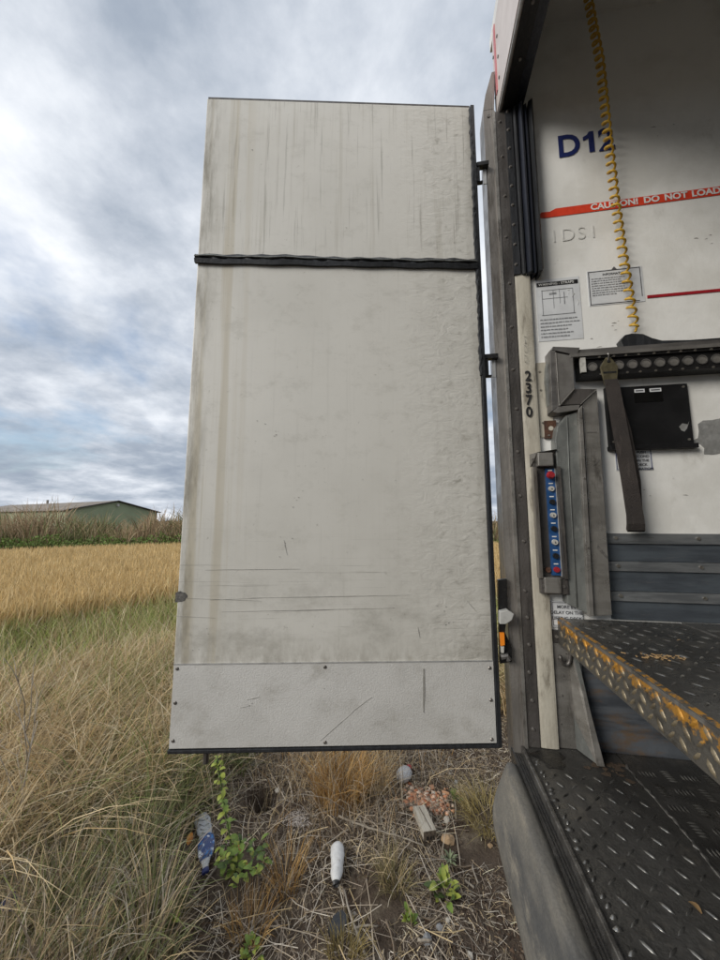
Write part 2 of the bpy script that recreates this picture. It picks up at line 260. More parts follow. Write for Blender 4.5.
# ------------------------------------------------------------------ mesh helpers
class MB:
    def __init__(s): s.v = []; s.f = []
    def add(s, vs, fs):
        n = len(s.v); s.v += [tuple(map(float, p)) for p in vs]; s.f += [tuple(i + n for i in q) for q in fs]; return s
    def box(s, a, b):
        (x0, y0, z0), (x1, y1, z1) = a, b
        return s.add([(x0, y0, z0), (x1, y0, z0), (x1, y1, z0), (x0, y1, z0), (x0, y0, z1), (x1, y0, z1), (x1, y1, z1), (x0, y1, z1)],
                     [(3, 2, 1, 0), (4, 5, 6, 7), (0, 1, 5, 4), (1, 2, 6, 5), (2, 3, 7, 6), (3, 0, 4, 7)])
    def prism(s, loop, off):
        """closed loop of 3D points swept by the vector off"""
        n = len(loop); o = np.array(off, float)
        vs = [np.array(p, float) for p in loop] + [np.array(p, float) + o for p in loop]
        fs = [tuple(range(n))[::-1], tuple(range(n, 2 * n))] + [(i, (i + 1) % n, n + (i + 1) % n, n + i) for i in range(n)]
        return s.add(vs, fs)
    def loft(s, rings, cap=True):
        n = len(rings[0]); vs = [p for r in rings for p in r]; fs = []
        for k in range(len(rings) - 1):
            for i in range(n): fs.append((k * n + i, k * n + (i + 1) % n, (k + 1) * n + (i + 1) % n, (k + 1) * n + i))
        if cap: fs += [tuple(range(n))[::-1], tuple(range((len(rings) - 1) * n, len(rings) * n))]
        return s.add(vs, fs)
    def tube(s, path, rad, sides=6):
        P = [Vector(p) for p in path]; rads = rad if isinstance(rad, (list, tuple)) else [rad] * len(P); rings = []
        up = Vector((0.31, 0.2, 0.93))
        for i, p in enumerate(P):
            t = (P[min(i + 1, len(P) - 1)] - P[max(i - 1, 0)]).normalized()
            a = t.cross(up)
            if a.length < 0.05: a = t.cross(Vector((1, 0, 0)))
            a.normalize(); b = t.cross(a)
            rings.append([p + a * math.cos(q) * rads[i] + b * math.sin(q) * rads[i] for q in (2 * math.pi * k / sides for k in range(sides))])
        return s.loft(rings)
    def disc(s, c, n, r, h, sides=12, r2=None):
        c = Vector(c); n = Vector(n).normalized(); a = n.cross(Vector((0.2, 0.3, 0.93))).normalized(); b = n.cross(a)
        r2 = r if r2 is None else r2
        ring = lambda o, rr: [c + n * o + a * math.cos(2 * math.pi * k / sides) * rr + b * math.sin(2 * math.pi * k / sides) * rr for k in range(sides)]
        return s.loft([ring(0, r), ring(h, r2)])
    def lathe(s, prof, o=(0, 0, 0), sides=20):
        rings = [[(o[0] + r * math.cos(2 * math.pi * k / sides), o[1] + r * math.sin(2 * math.pi * k / sides), o[2] + z) for k in range(sides)] for r, z in prof]
        return s.loft(rings)
    def mesh(s, name):
        me = bpy.data.meshes.new(name); me.from_pydata(s.v, [], s.f); me.update(); return me
    def build(s, name, m, parent=None, smooth=False, bevel=0.0):
        me = s.mesh(name)
        bm = bmesh.new(); bm.from_mesh(me); bmesh.ops.recalc_face_normals(bm, faces=bm.faces)
        if bevel: bmesh.ops.bevel(bm, geom=list(bm.edges), offset=bevel, segments=2, affect='EDGES', profile=0.6)
        bm.to_mesh(me); bm.free()
        if m is not None: me.materials.append(M[m] if isinstance(m, str) else m)
        if smooth: me.shade_smooth()
        return link(name, me, parent)
def link(name, me, parent=None):
    o = bpy.data.objects.new(name, me); COL.objects.link(o)
    if parent is not None: attach(o, parent)
    return o
def attach(o, parent):
    o.parent = parent
    o.matrix_parent_inverse = Matrix.Translation(-Vector(parent.location))     # meshes are laid out in world metres
def thing(name, label, cat, loc=(0, 0, 0), group=None):
    o = bpy.data.objects.new(name, None); COL.objects.link(o); o.location = loc; o.empty_display_size = 0.1
    return tag(o, label, cat, group)
def tag(o, label, cat, group=None):
    o['label'] = label; o['category'] = cat
    if group: o['group'] = group
    return o
def struct(o): o['kind'] = 'structure'; return o
def stuff(o, label, cat=None):
    o['kind'] = 'stuff'; o['label'] = label
    if cat: o['category'] = cat
    return o
def text(name, body, size, loc, m, parent, rot=(math.pi / 2, 0, 0), bold=0.0, sx=1.0, align='LEFT', shear=0.0):
    cu = bpy.data.curves.new(name, 'FONT'); cu.body = body; cu.size = size; cu.offset = bold; cu.extrude = 0.0004; cu.align_x = align; cu.shear = shear
    cu.resolution_u = 4
    to = bpy.data.objects.new(name, cu); COL.objects.link(to)
    bpy.context.view_layer.update()
    me = bpy.data.meshes.new_from_object(to.evaluated_get(bpy.context.evaluated_depsgraph_get()))
    bpy.data.objects.remove(to); bpy.data.curves.remove(cu)
    me.transform(Matrix.Translation(loc) @ Matrix.Rotation(rot[2], 4, 'Z') @ Matrix.Rotation(rot[0], 4, 'X') @ Matrix.Rotation(rot[1], 4, 'Y') @ Matrix.Diagonal((sx, 1, 1, 1)))
    me.materials.clear(); me.materials.append(M[m]); me.name = name
    return link(name, me, parent)
def np_mesh(name, V, F4, F3, cols, m):
    me = bpy.data.meshes.new(name)
    V = np.asarray(V, np.float32); n4, n3 = len(F4), len(F3)
    me.vertices.add(len(V)); me.vertices.foreach_set('co', V.ravel())
    loops = np.concatenate([np.asarray(F4, np.int32).ravel(), np.asarray(F3, np.int32).ravel()])
    me.loops.add(len(loops)); me.loops.foreach_set('vertex_index', loops)
    me.polygons.add(n4 + n3)
    me.polygons.foreach_set('loop_start', np.concatenate([np.arange(n4) * 4, n4 * 4 + np.arange(n3) * 3]).astype(np.int32))
    me.update(calc_edges=True)
    if cols is not None:
        a = me.color_attributes.new('Col', 'FLOAT_COLOR', 'POINT')
        c = np.ones((len(V), 4), np.float32); c[:, :3] = cols; a.data.foreach_set('color', c.ravel())
    me.materials.append(m); me.validate()
    return me

# ------------------------------------------------------------------ ground
PIT = onZ(262, 800)
def gh(x, y):
    x = np.asarray(x, float); y = np.asarray(y, float)
    d = np.hypot(x, y - 1.0)
    near = np.exp(-(d / 14.0) ** 2)
    z = 0.018 * np.sin(2.1 * x + 0.6) * np.cos(1.7 * y) + 0.012 * np.sin(5.3 * x + 1.3 * y) + 0.009 * np.sin(9.1 * y - 4.2 * x) + 0.005 * np.sin(17 * x + 5) * np.sin(15 * y)
    pit = -0.30 * np.exp(-(((x - PIT[0]) / 0.075) ** 2 + ((y - PIT[1]) / 0.070) ** 2) ** 2)
    return z * near + pit
def axis(segs):
    a = [np.arange(s, e, st) for s, e, st in segs]; return np.unique(np.round(np.concatenate(a + [[segs[-1][1]]]), 4))
gx = axis([(-3000, -300, 300), (-300, -30, 15), (-30, -3, 0.6), (-3, 1.2, 0.025), (1.2, 8, 0.4), (8, 60, 4), (60, 300, 30), (300, 3000, 300)])
gy = axis([(-3000, -300, 300), (-300, -12, 12), (-12, 1.1, 0.4), (1.1, 3.3, 0.025), (3.3, 8, 0.12), (8, 40, 0.8), (40, 300, 20), (300, 3000, 300)])
GX, GY = np.meshgrid(gx, gy); GV = np.stack([GX, GY, gh(GX, GY)], -1).reshape(-1, 3)
nx = len(gx); I = np.arange(len(GV)).reshape(len(gy), nx)
F4 = np.stack([I[:-1, :-1], I[:-1, 1:], I[1:, 1:], I[1:, :-1]], -1).reshape(-1, 4)
M['soil'] = mat('brown_soil_and_straw', (0.105, 0.080, 0.060), 0.95, var=(0.060, 0.043, 0.030), var_scale=3.0, dirt=(0.25, 0.205, 0.15), dirt_scale=(9, 9, 9), dirt_lo=0.47, dirt_hi=0.68, dirt_amt=0.75, bump=1.0, bump_scale=45, spec=0.1, fine=0.5)
g = link('ground', np_mesh('ground', GV, F4, np.zeros((0, 3), int), None, M['soil'])); struct(g); g.data.shade_smooth()

# ================================================================== the truck
WY = 1.50          # inner face of the far side wall
FZ = 0.865         # lower floor
DZ = 1.330         # deck top
truck = thing('delivery_truck', 'white delivery truck with open rear doorway, grey door swung out and steel tread decks', 'truck', (3.5, 0.28, 0))
NY = -0.98         # inner face of the near side wall
ROOF = 4.02; XE = 7.4
wall = MB().box((0.50, WY, 0.70), (XE, WY + 0.055, ROOF)).build('side_wall', 'wall', truck)
MB().box((0.50, NY - 0.055, 0.70), (XE, NY, ROOF)).build('side_wall', 'wall', truck)
MB().box((XE, NY - 0.055, 0.70), (XE + 0.06, WY + 0.055, ROOF)).build('front_bulkhead', 'wall', truck)
MB().box((0.40, NY - 0.055, ROOF), (XE + 0.06, WY + 0.055, ROOF + 0.06)).build('roof', 'wall', truck)
# rear header: outer panel, dark underside with its inner lip
MB().box((0.400, NY - 0.055, 3.588), (0.42, WY + 0.01, ROOF)).build('header_panel', 'whitebody', truck)
hd = MB().box((0.420, NY - 0.055, 3.580), (0.474, WY + 0.01, 3.66)).build('header_beam', 'railblack', truck)
MB().box((0.404, NY - 0.05, 3.574), (0.412, WY + 0.008, 3.588)).build('header_lip', 'whitehot', hd)
MB().box((0.474, NY, 3.60), (0.515, WY - 0.002, 3.72)).build('header_seal', 'rubberblue', hd)
MB().box((0.3965, 1.452, 3.66), (0.4, 1.474, ROOF)).build('red_stripe', 'redbody', truck)
for k in range(9):
    MB().disc((0.4, 1.495 if k < 3 else 1.42 - 0.0 * k, 3.68 + 0.11 * (k % 3)) if k < 6 else (0.42 + 0.03, 1.30 - 0.16 * (k - 6), 3.58), (-1, 0, 0) if k < 6 else (0, 0, -1), 0.006, 0.004, 8).build('rivet', 'darkscrew', hd)
# rear corner post: steel face, angled cap, rivet strip, cream rounded trim
post = MB().box((0.338, WY - 0.02, 0.80), (0.386, WY + 0.075, 3.60)).build('corner_post', 'steel', truck)
MB().prism([(0.338, WY - 0.02, 3.602), (0.386, WY - 0.02, 3.602), (0.398, WY - 0.02, 3.80), (0.384, WY - 0.02, 3.80), (0.350, WY - 0.02, 3.68)], (0, 0.09, 0)).build('post_cap', 'steel', post)
MB().disc((0.36, WY - 0.02, 3.565), (0, -1, 0), 0.007, 0.004, 10).build('rivet', 'darkscrew', post)
MB().box((0.376, WY - 0.028, 0.86), (0.387, WY - 0.0205, 3.58)).build('post_bead', 'alu', post)
strip = MB().box((0.3872, WY - 0.024, 0.868), (0.430, WY + 0.05, 3.578)).build('rivet_strip', 'darksteel', truck)
riv = MB().disc((0, 0, 0), (0, -1, 0), 0.0075, 0.005, 10, 0.004).mesh('rivet'); riv.materials.append(M['darkscrew'])
for k, z in enumerate([0.93, 1.03, 1.13, 1.23, 1.33, 1.43, 1.62, 1.80, 1.98, 2.16, 2.33, 2.52, 2.72, 2.94, 3.14, 3.34, 3.52]):
    o = link('rivet', riv, strip); o.location = (0.409 + 0.003 * math.sin(k * 2.3), WY - 0.024, z)
cr_ = []
for zz in (0.868, 2.76):
    cr_.append([(0.431, WY + 0.03, zz)] + [(0.465 - 0.033 * math.cos(a), WY - 0.012 - 0.012 * math.sin(a) ** 0.35, zz) for a in np.linspace(0, math.pi, 9)] + [(0.499, WY + 0.03, zz)])
trim = MB().loft(cr_).build('cream_trim', 'cream', truck)
for k, ch in enumerate('2370'):
    P = onY(528.3 + k * 0.4, 380.5 + 12.0 * k, WY - 0.0285)
    text('number_digit', ch, 0.060, (P[0], WY - 0.0285, P[2]), 'black', trim, bold=0.0012, align='CENTER', sx=0.85)
for body, py in (('D', 362), ('O', 352), ('2', 343)):
    P = onY(525, py, WY - 0.028)
    text('scratched_letter', body, 0.05, (P[0], WY - 0.0275, P[2]), 'mark', trim, rot=(math.pi / 2, R(75), 0), bold=-0.0008, align='CENTER', sx=0.8)
# black curtain of rubber strips above the trim
MB().box((0.4305, WY - 0.03, 2.755), (0.458, WY + 0.02, 3.575)).build('curtain_backing', 'rubber', truck)
for k in range(9):
    o = link('rivet', riv, strip); o.location = (0.440, WY - 0.03, 2.80 + 0.095 * k)
for k, (x0, x1, dp) in enumerate(((0.459, 0.480, 0.040), (0.4805, 0.502, 0.056), (0.5025, 0.522, 0.045), (0.5225, 0.543, 0.062))):
    loop = [(x0, WY + 0.0, 2.75 - 0.006 * k), (x0 + 0.004, WY - dp * 0.7, 2.752), (x0 + 0.010, WY - dp, 2.748 - 0.004 * k), (x1 - 0.003, WY - dp * 0.9, 2.75), (x1, WY - 0.001, 2.752)]
    MB().prism(loop, (0.0, 0, 0.825)).build('rubber_strip', 'rubberblue' if k % 3 else 'rubber', truck)
# far side: skin corner outside
MB().box((0.431, WY + 0.056, 0.70), (XE + 0.06, WY + 0.075, ROOF + 0.06)).build('outer_skin', 'whitebody', truck)
MB().box((0.431, NY - 0.075, 0.70), (XE + 0.06, NY - 0.056, ROOF + 0.06)).build('outer_skin', 'whitebody', truck)
MB().box((0.338, NY - 0.075, 0.80), (0.430, NY - 0.001, 3.578)).build('corner_post', 'steel', truck)

# ---- writing and stickers on the wall
S = WY - 0.0025
def wallP(px, py, off=0.0): return onY(px, py, WY - off)
P = wallP(557.5, 157); zD = P[2] - 0.004
text('fleet_letter', 'D', 0.150, (P[0], S, zD), 'navy', truck, bold=0.0040, sx=0.86)
one = [(0.026, 0), (0.048, 0), (0.048, 0.103), (0.030, 0.103), (0.020, 0.088), (0.004, 0.080), (0.004, 0.062), (0.018, 0.066), (0.026, 0.072)]
MB().prism([(P[0] + 0.104 + x_, S - 0.0004, zD + z_) for x_, z_ in one], (0, 0.0008, 0)).build('fleet_digit', 'navy', truck)
text('fleet_digit', '2', 0.150, (P[0] + 0.168, S, zD), 'navy', truck, bold=0.0040, sx=0.88)
A, B, C_, D_ = wallP(537, 207), wallP(537, 215), wallP(800, 190), wallP(800, 182)
tl = [wallP(537, 211.5), wallP(541, 208), wallP(549, 208.5), wallP(556, 205.2)]
zt, zb = wallP(640, 197.5)[2], wallP(640, 205.8)[2]
loop = [(A[0], S, zb + 0.012), (A[0] + 0.016, S, zt - 0.010), (A[0] + 0.05, S, zt - 0.012), (A[0] + 0.075, S, zt), (2.6, S, zt), (2.6, S, zb), (A[0] + 0.03, S, zb), (A[0] + 0.008, S, zb + 0.003)]
tape = MB().prism(loop, (0, 0.0015, 0)).build('warning_tape', 'redtape', truck)
P = wallP(590, 207)
xw = P[0]
for wd_, adv in (('CAUTION!', 0.205), ('DO', 0.078), ('NOT', 0.100), ('LOAD', 0.128), ('ABOVE', 0.16)):
    text('tape_word', wd_, 0.0385, (xw, S - 0.0012, zb + 0.0075), 'whiteink', tape, bold=0.0012, sx=1.0); xw += adv
P = wallP(552, 243)
for ch, q in (('I', 0.0), ('D', 0.035), ('S', 0.10), ('I', 0.155)): text('ghost_letter', ch, 0.085, (P[0] + q, S, P[2]), 'ghost', truck, bold=-0.0012, sx=0.95)
def sticker(x0, y0, x1, y1, name='sticker', m='sticker', off=0.002):
    a, b = wallP((x0), (y0)), wallP(x1, y1)
    xa, xb, z1, z0 = a[0], b[0], a[2], b[2]
    o = MB().box((xa, WY - off, z0), (xb, WY + 0.001, z1)).build(name, m, truck)
    return o, xa, xb, z0, z1
def bar(o, xa, xb, za, zb_, m='ink', name='print_line', off=0.0028):
    return MB().box((xa, WY - off - 0.0006, za), (xb, WY - off + 0.0005, zb_)).build(name, m, o)
def tiny_lines(o, xa, xb, ztop, rows, pitch, h, seed, m='inkgrey'):
    r = random.Random(seed); mb = MB()
    for k in range(rows):
        x = xa; end = xb - (r.random() * 0.4 * (xb - xa) if k in (rows - 1, rows // 2) else r.random() * 0.05)
        z = ztop - k * pitch
        while x < end:
            w = 0.004 + 0.012 * r.random(); mb.box((x, WY - 0.0034, z - h * (0.7 + 0.3 * r.random())), (min(x + w, end), WY - 0.0022, z)); x += w + 0.0028
    return mb.build('fine_print', m, o)
so, xa, xb, z0, z1 = sticker(535, 281, 583.5, 338.5)
bar(so, xa + 0.004, xb - 0.006, z1 - 0.032, z1 - 0.014, 'black', 'title_bar')
text('title_lettering', 'WARNING - STRAPS', 0.0155, (xa + 0.012, WY - 0.0038, z1 - 0.0285), 'whiteink', so, sx=1.0)
dx0, dx1, dz0, dz1 = xa + 0.022, xb - 0.03, z0 + 0.115, z1 - 0.05
for a in ((dx0, dx0 + 0.0022, dz0, dz1), (dx1, dx1 + 0.0022, dz0, dz1), (dx0, dx1, dz1 - 0.002, dz1), (dx0 - 0.004, dx1 + 0.006, dz0, dz0 + 0.0025),
          (dx0 + 0.045, dx0 + 0.0465, dz0 + 0.03, dz1), (dx0 + 0.07, dx0 + 0.0715, dz0 + 0.05, dz1), (dx0, dx1 - 0.02, dz1 - 0.04, dz1 - 0.0385), (dx1 - 0.035, dx1 - 0.032, dz0 + 0.045, dz1 - 0.015), (dx0 + 0.03, dx0 + 0.058, dz1 - 0.022, dz1 - 0.014)):
    bar(so, *a, 'inkgrey', 'diagram_line')
tiny_lines(so, xa + 0.01, xb - 0.008, z0 + 0.098, 6, 0.0155, 0.006, 3)
for k in range(5):   # torn, lifted corner scraps
    c = np.array([xb - 0.045 + 0.01 * k, WY - 0.004, z1 - 0.05 - 0.018 * k]); q = [c + np.array([rnd.uniform(-.012, .012), 0, rnd.uniform(-.012, .012)]) for _ in range(3)]
    MB().prism(q, (0, 0.0016, 0)).build('torn_scrap', 'wall', so)
so, xa, xb, z0, z1 = sticker(586.5, 272, 645, 301.5)
e = 0.004
for a in ((xa + e, xb - 2 * e, z1 - e - 0.0025, z1 - e), (xa + e, xb - 5 * e, z0 + e, z0 + e + 0.0025), (xa + e, xa + e + 0.0025, z0 + e, z1 - e), (xb - 2 * e - 0.0025, xb - 2 * e, z0 + 6 * e, z1 - e)):
    bar(so, *a, 'ink', 'border_line')
text('title_lettering', 'INFORMATION', 0.0135, ((xa + xb) / 2, WY - 0.0032, z1 - 0.026), 'ink', so, align='CENTER')
MB().prism([((xa + xb) / 2 + q, WY - 0.0036, z1 - 0.004 + w) for q, w in ((-0.010, 0), (0.010, 0), (0, 0.014))], (0, 0.001, 0)).build('warning_triangle', 'ink', so)
tiny_lines(so, xa + 0.014, xb - 0.045, z1 - 0.036, 8, 0.0105, 0.0045, 9)
a, b = wallP(647, 296), wallP(720, 294)
MB().box((a[0], WY - 0.003, a[2] - 0.011), (2.4, WY, a[2] + 0.001)).build('red_line', 'redline', truck)
# peeled paint patch
pts = [(698, 424), (703, 420.5), (712, 420), (722, 418), (740, 424), (742, 447), (726, 452), (713, 454.5), (704, 454), (704.5, 448), (700, 444), (692, 441), (698, 438), (699, 431)]
MB().prism([tuple(wallP(*p, 0.0022)) for p in pts], (0, 0.0015, 0)).build('peeled_patch', 'peel', truck)
for k in range(26):  # scuffs on the wall
    px, py = rnd.choice(((590, 318), (604, 322), (640, 490), (660, 478), (690, 500), (575, 55), (660, 130), (700, 240), (560, 262), (600, 345), (630, 360), (655, 383)))
    c = wallP(px + rnd.uniform(-14, 14), py + rnd.uniform(-8, 8), 0.0016); l = rnd.uniform(0.004, 0.022)
    MB().prism([c, c + (l, 0, rnd.uniform(-.003, .004)), c + (l * 0.6, 0, rnd.uniform(0.001, .003))], (0, 0.001, 0)).build('scuff', 'mark', wall)

# ---- aluminium cover: rail box, stepped end and leg
rb = WY - 0.055
zt = wallP(650, 345, 0.05)[2]
cover = MB().box((0.615, rb, zt - 0.028), (2.6, WY - 0.001, zt)).build('rail_cover', 'aludark', truck)
MB().box((0.612, rb - 0.012, zt - 0.034), (2.6, rb - 0.0005, zt - 0.020)).build('cover_lip', 'alumid', cover)
# end box, step, leg and guard: folded sheet with crisp edges
def sheet(pts, yf, name, m, parent, yb=WY - 0.001, bevel=0.0015):
    lp_ = [onY(*p, yf) for p in pts]
    return MB().prism(lp_, (0, yb - yf, 0)).build(name, m, parent, bevel=bevel)
ends = sheet([(556, 352.5), (573, 356), (574.5, 388), (559.3, 405.5)], rb - 0.010, 'end_box', 'alumid', truck)
sheet([(550, 350), (555.6, 350.5), (558.9, 407), (552, 411)], rb - 0.004, 'box_flange', 'aludark', ends)
sheet([(546.5, 367), (549.4, 354), (551.4, 410), (548.5, 405), (547.2, 390), (546.0, 380)], WY - 0.03, 'torn_edge_guard', 'jamb', ends)
sheet([(553, 346.5), (580, 347.5), (577, 355.2), (552, 349.6)], rb - 0.006, 'box_top_fold', 'aludark', ends)
step = sheet([(560, 405.2), (575, 388.6), (596.5, 389), (580.5, 404)], rb - 0.004, 'step_panel', 'darksteel', truck)
sheet([(552.4, 411.6), (559.5, 406.2), (580, 404.6), (579, 409.5), (558, 413)], rb - 0.008, 'step_lip', 'alumid', step)
MB().tube([onY(559.6, 405.6, rb - 0.012), onY(574.6, 388.4, rb - 0.012)], 0.0022, 6).build('mitre_edge', 'alu', ends)
MB().tube([onY(580.5, 404.5, rb - 0.008), onY(596.5, 389.2, rb - 0.008)], 0.0018, 6).build('mitre_edge', 'alu', step)
MB().tube([onY(556, 352.5, rb - 0.011), onY(559.3, 405.5, rb - 0.011)], 0.0018, 6).build('fold_edge', 'alu', ends)
leg = sheet([(582.8, 404), (597, 389.8), (612, 615), (594.6, 616)], rb + 0.004, 'cover_leg', 'alu', truck)
sheet([(578.5, 409.6), (582.2, 405), (594.2, 616), (589.2, 616.5)], rb - 0.010, 'leg_flange', 'alu', leg)
for z in (2.10, 1.86, 1.60):
    q = onY(581 + (2.2 - z) * 11.5, 521 - (z - 1.7) * 230, rb - 0.01); MB().disc((q[0], rb - 0.010, z), (0, -1, 0), 0.004, 0.003, 8).build('rivet', 'darkscrew', leg)
MB().prism([onY(*p, rb + 0.0025) for p in ((598, 545), (608, 557), (607, 559), (597, 548))], (0, 0.001, 0)).build('scuff', 'chip', leg)
MB().prism([onY(*p, rb + 0.0025) for p in ((587, 432), (597, 431.4), (597, 432.2), (587, 432.8))], (0, 0.001, 0)).build('scuff', 'chip', leg)
MB().prism([onY(*p, rb + 0.0025) for p in ((592, 466), (599, 459.5), (599.4, 460.5), (592.6, 467))], (0, 0.001, 0)).build('scuff', 'chip', leg)
gp = [(577.5, 411.5), (566, 415.5), (557, 427), (555, 440), (556.5, 462), (560, 500), (564, 545), (566.5, 590), (567.5, 604), (590, 615), (588.5, 606), (584, 525)]
gd = sheet(gp, rb + 0.006, 'corner_guard', 'jamb', truck, bevel=0.004)
MB().tube([onY(567, 417, rb + 0.004), onY(569, 470, rb + 0.004), onY(573, 540, rb + 0.004), onY(577, 607, rb + 0.004)], 0.0022, 6).build('guard_crease', 'jamb', gd, smooth=True)
# perforated rail
zr1, zr0 = wallP(650, 353, 0.05)[2], wallP(650, 374, 0.05)[2]
zr1 = zt - 0.036; zr0 = zr1 - 0.078
rail = MB().box((0.652, rb + 0.004, zr0), (2.6, WY - 0.001, zr1)).build('perforated_rail', 'railblack', truck)
MB().box((0.652, rb - 0.006, zr1 - 0.008), (2.6, rb + 0.0035, zr1)).build('rail_flange', 'railblack', rail)
MB().box((0.652, rb - 0.006, zr0), (2.6, rb + 0.0035, zr0 + 0.008)).build('rail_flange', 'railblack', rail)
MB().box((0.650, rb - 0.008, zr0 + 0.016), (0.668, rb + 0.0035, zr1 - 0.002)).build('end_tag', 'whiteplastic', rail)
ring = MB()
rr = []
for r_, y_ in ((0.0175, 0.0), (0.0185, -0.004), (0.0145, -0.004), (0.0135, 0.003)):
    rr.append([(r_ * math.cos(2 * math.pi * k / 16), y_, r_ * math.sin(2 * math.pi * k / 16)) for k in range(16)])
ring.loft(rr); ringm = ring.mesh('hole_rim'); ringm.materials.append(M['aludark'])
dsc = MB().disc((0, -0.0006, 0), (0, -1, 0), 0.0138, 0.001, 16).mesh('hole_back'); dsc.materials.append(M['alu'])
scr = MB().disc((0, 0, 0), (0, -1, 0), 0.0042, 0.003, 8).mesh('rail_screw'); scr.materials.append(M['screw'])
zm = (zr0 + zr1) / 2
for k in range(28):
    x = 0.695 + 0.0475 * k
    for me, nm in ((ringm, 'hole_rim'), (dsc, 'hole_back')):
        o = link(nm, me, rail); o.location = (x, rb + 0.004, zm)
    for zz in (zr1 - 0.004, zr0 + 0.004):
        o = link('rail_screw', scr, rail); o.location = (x + 0.024 + 0.004 * math.sin(k * 1.7), rb - 0.006, zz)
# folded rubber flap lying on the cover
pts = [(621, 340), (625, 335), (632, 333.5), (643, 334), (652, 338), (662, 340.5), (690, 340), (745, 336), (745, 346), (690, 347.5), (660, 348), (632, 347.5), (624, 347)]
lp = [np.array(onY(*p, 1.462)) for p in pts]; zmin = min(p[2] for p in lp); lp = [p + (0, 0, zt + 0.001 - lp[10][2]) if False else p for p in lp]
for p in lp: p[2] = max(p[2], zt + 0.001)
MB().prism(lp, (0, 0.034, 0)).build('rubber_flap', 'rubber', truck)

# ---- control panel
cpx0, cpx1 = 0.455, 0.556
cpy = WY - 0.05
zc1, zc0 = onY(545, 452, cpy)[2], onY(550, 594, cpy)[2]
cp = MB().box((cpx0 + 0.004, cpy + 0.018, zc0 + 0.01), (cpx1 - 0.006, WY - 0.001, zc1 - 0.006)).build('control_panel', 'darksteel', truck)
MB().prism([(cpx0 - 0.006, cpy + 0.03, zc1 - 0.062), (cpx0 - 0.006, cpy + 0.03, zc1 - 0.004), (cpx0 + 0.014, cpy - 0.012, zc1 - 0.002), (cpx1 - 0.014, cpy - 0.012, zc1 + 0.008), (cpx1, cpy + 0.03, zc1 + 0.002), (cpx1, cpy + 0.03, zc1 - 0.060)], (0, 0.018, 0)).build('top_cap', 'alu', cp)
MB().box((cpx0 + 0.014, cpy - 0.014, zc1 - 0.058), (cpx1 - 0.03, cpy + 0.0175, zc1 - 0.004)).build('cap_block', 'alu', cp, bevel=0.004)
MB().box((cpx0 + 0.012, cpy - 0.012, zc0 + 0.004), (cpx1 - 0.03, cpy + 0.0175, zc0 + 0.062)).build('cap_block', 'alu', cp, bevel=0.004)
MB().box((cpx0, cpy - 0.004, zc0), (cpx1 - 0.002, cpy + 0.0178, zc0 + 0.055)).build('bottom_cap', 'darksteel', cp, bevel=0.003)
MB().box((cpx0 - 0.002, cpy - 0.006, zc0 + 0.058), (cpx0 + 0.010, cpy + 0.022, zc1 - 0.06)).build('side_rail', 'steel', cp)
MB().box((cpx1 - 0.018, cpy - 0.012, zc0 + 0.058), (cpx1 - 0.006, cpy + 0.022, zc1 - 0.06)).build('side_rail', 'darksteel', cp)
xs0, xs1 = cpx0 + 0.047, cpx1 - 0.022
zs0, zs1 = zc0 + 0.068, zc1 - 0.066
strp = MB().box((xs0, cpy + 0.008, zs0), (xs1, cpy + 0.0175, zs1)).build('button_strip', 'blue', cp)
MB().box((xs1 + 0.0003, cpy + 0.004, zs0 - 0.004), (xs1 + 0.0028, cpy + 0.0175, zs1)).build('strip_edge', 'whitehot', cp)
nb = 8
for k in range(nb):
    z = zs1 - 0.028 - (zs1 - zs0 - 0.05) * k / (nb - 1); xm = (xs0 + xs1) / 2
    kind = ['red', 'white', 'black', 'white', 'black', 'white', 'black', 'red'][k]
    if k == 0:
        b = MB().disc((xm - 0.006, cpy + 0.008, z), (0, -1, 0), 0.009, 0.022, 14).disc((xm - 0.006, cpy - 0.0142, z), (0, -1, 0), 0.0155, 0.012, 16, 0.011).build('emergency_button', 'redplastic', cp)
    else:
        b = MB().disc((xm, cpy + 0.0078, z), (0, -1, 0), 0.0108, 0.009, 16, 0.0098).build('push_button', {'red': 'redplastic', 'white': 'whiteplastic', 'black': 'black'}[kind], cp)
        if kind == 'white':
            MB().prism([(xm - 0.003, cpy - 0.0026, z - 0.004), (xm + 0.003, cpy - 0.0026, z - 0.004), (xm, cpy - 0.0026, z + 0.005)], (0, 0.0004, 0)).build('arrow_mark', 'ink', cp)
    MB().box((xm - 0.008, cpy + 0.0070, z + 0.019), (xm + 0.008, cpy + 0.0078, z + 0.023)).build('button_legend', 'whiteink', cp)
MB().disc((xs0 - 0.012, cpy + 0.017, zs0 + 0.02), (0, -1, 0), 0.010, 0.010, 12).build('plug', 'rust', cp)
for q in ((cpx0 - 0.001, zc1 - 0.03), (cpx0 + 0.008, zc0 + 0.03), (cpx1 - 0.02, zc0 + 0.03)):
    MB().disc((q[0], cpy + 0.0 - 0.004, q[1]), (0, -1, 0), 0.0055, 0.004, 8).build('rivet', 'darkscrew', cp)
# rusted bracket above the control panel
a, b = onY(544, 421, WY - 0.01), onY(557, 438, WY - 0.01)
br = MB().box((a[0], WY - 0.012, b[2]), (b[0], WY - 0.001, a[2])).build('rusty_bracket', 'rust', truck)
MB().disc((a[0] + 0.024, WY - 0.012, (a[2] + b[2]) / 2 + 0.004), (0, -1, 0), 0.0095, 0.001, 12).build('bracket_hole', 'cream', br)
for q in (0.014, 0.034): MB().disc((a[0] + q, WY - 0.012, b[2] + 0.012), (0, -1, 0), 0.004, 0.003, 8).build('rivet', 'screw', br)
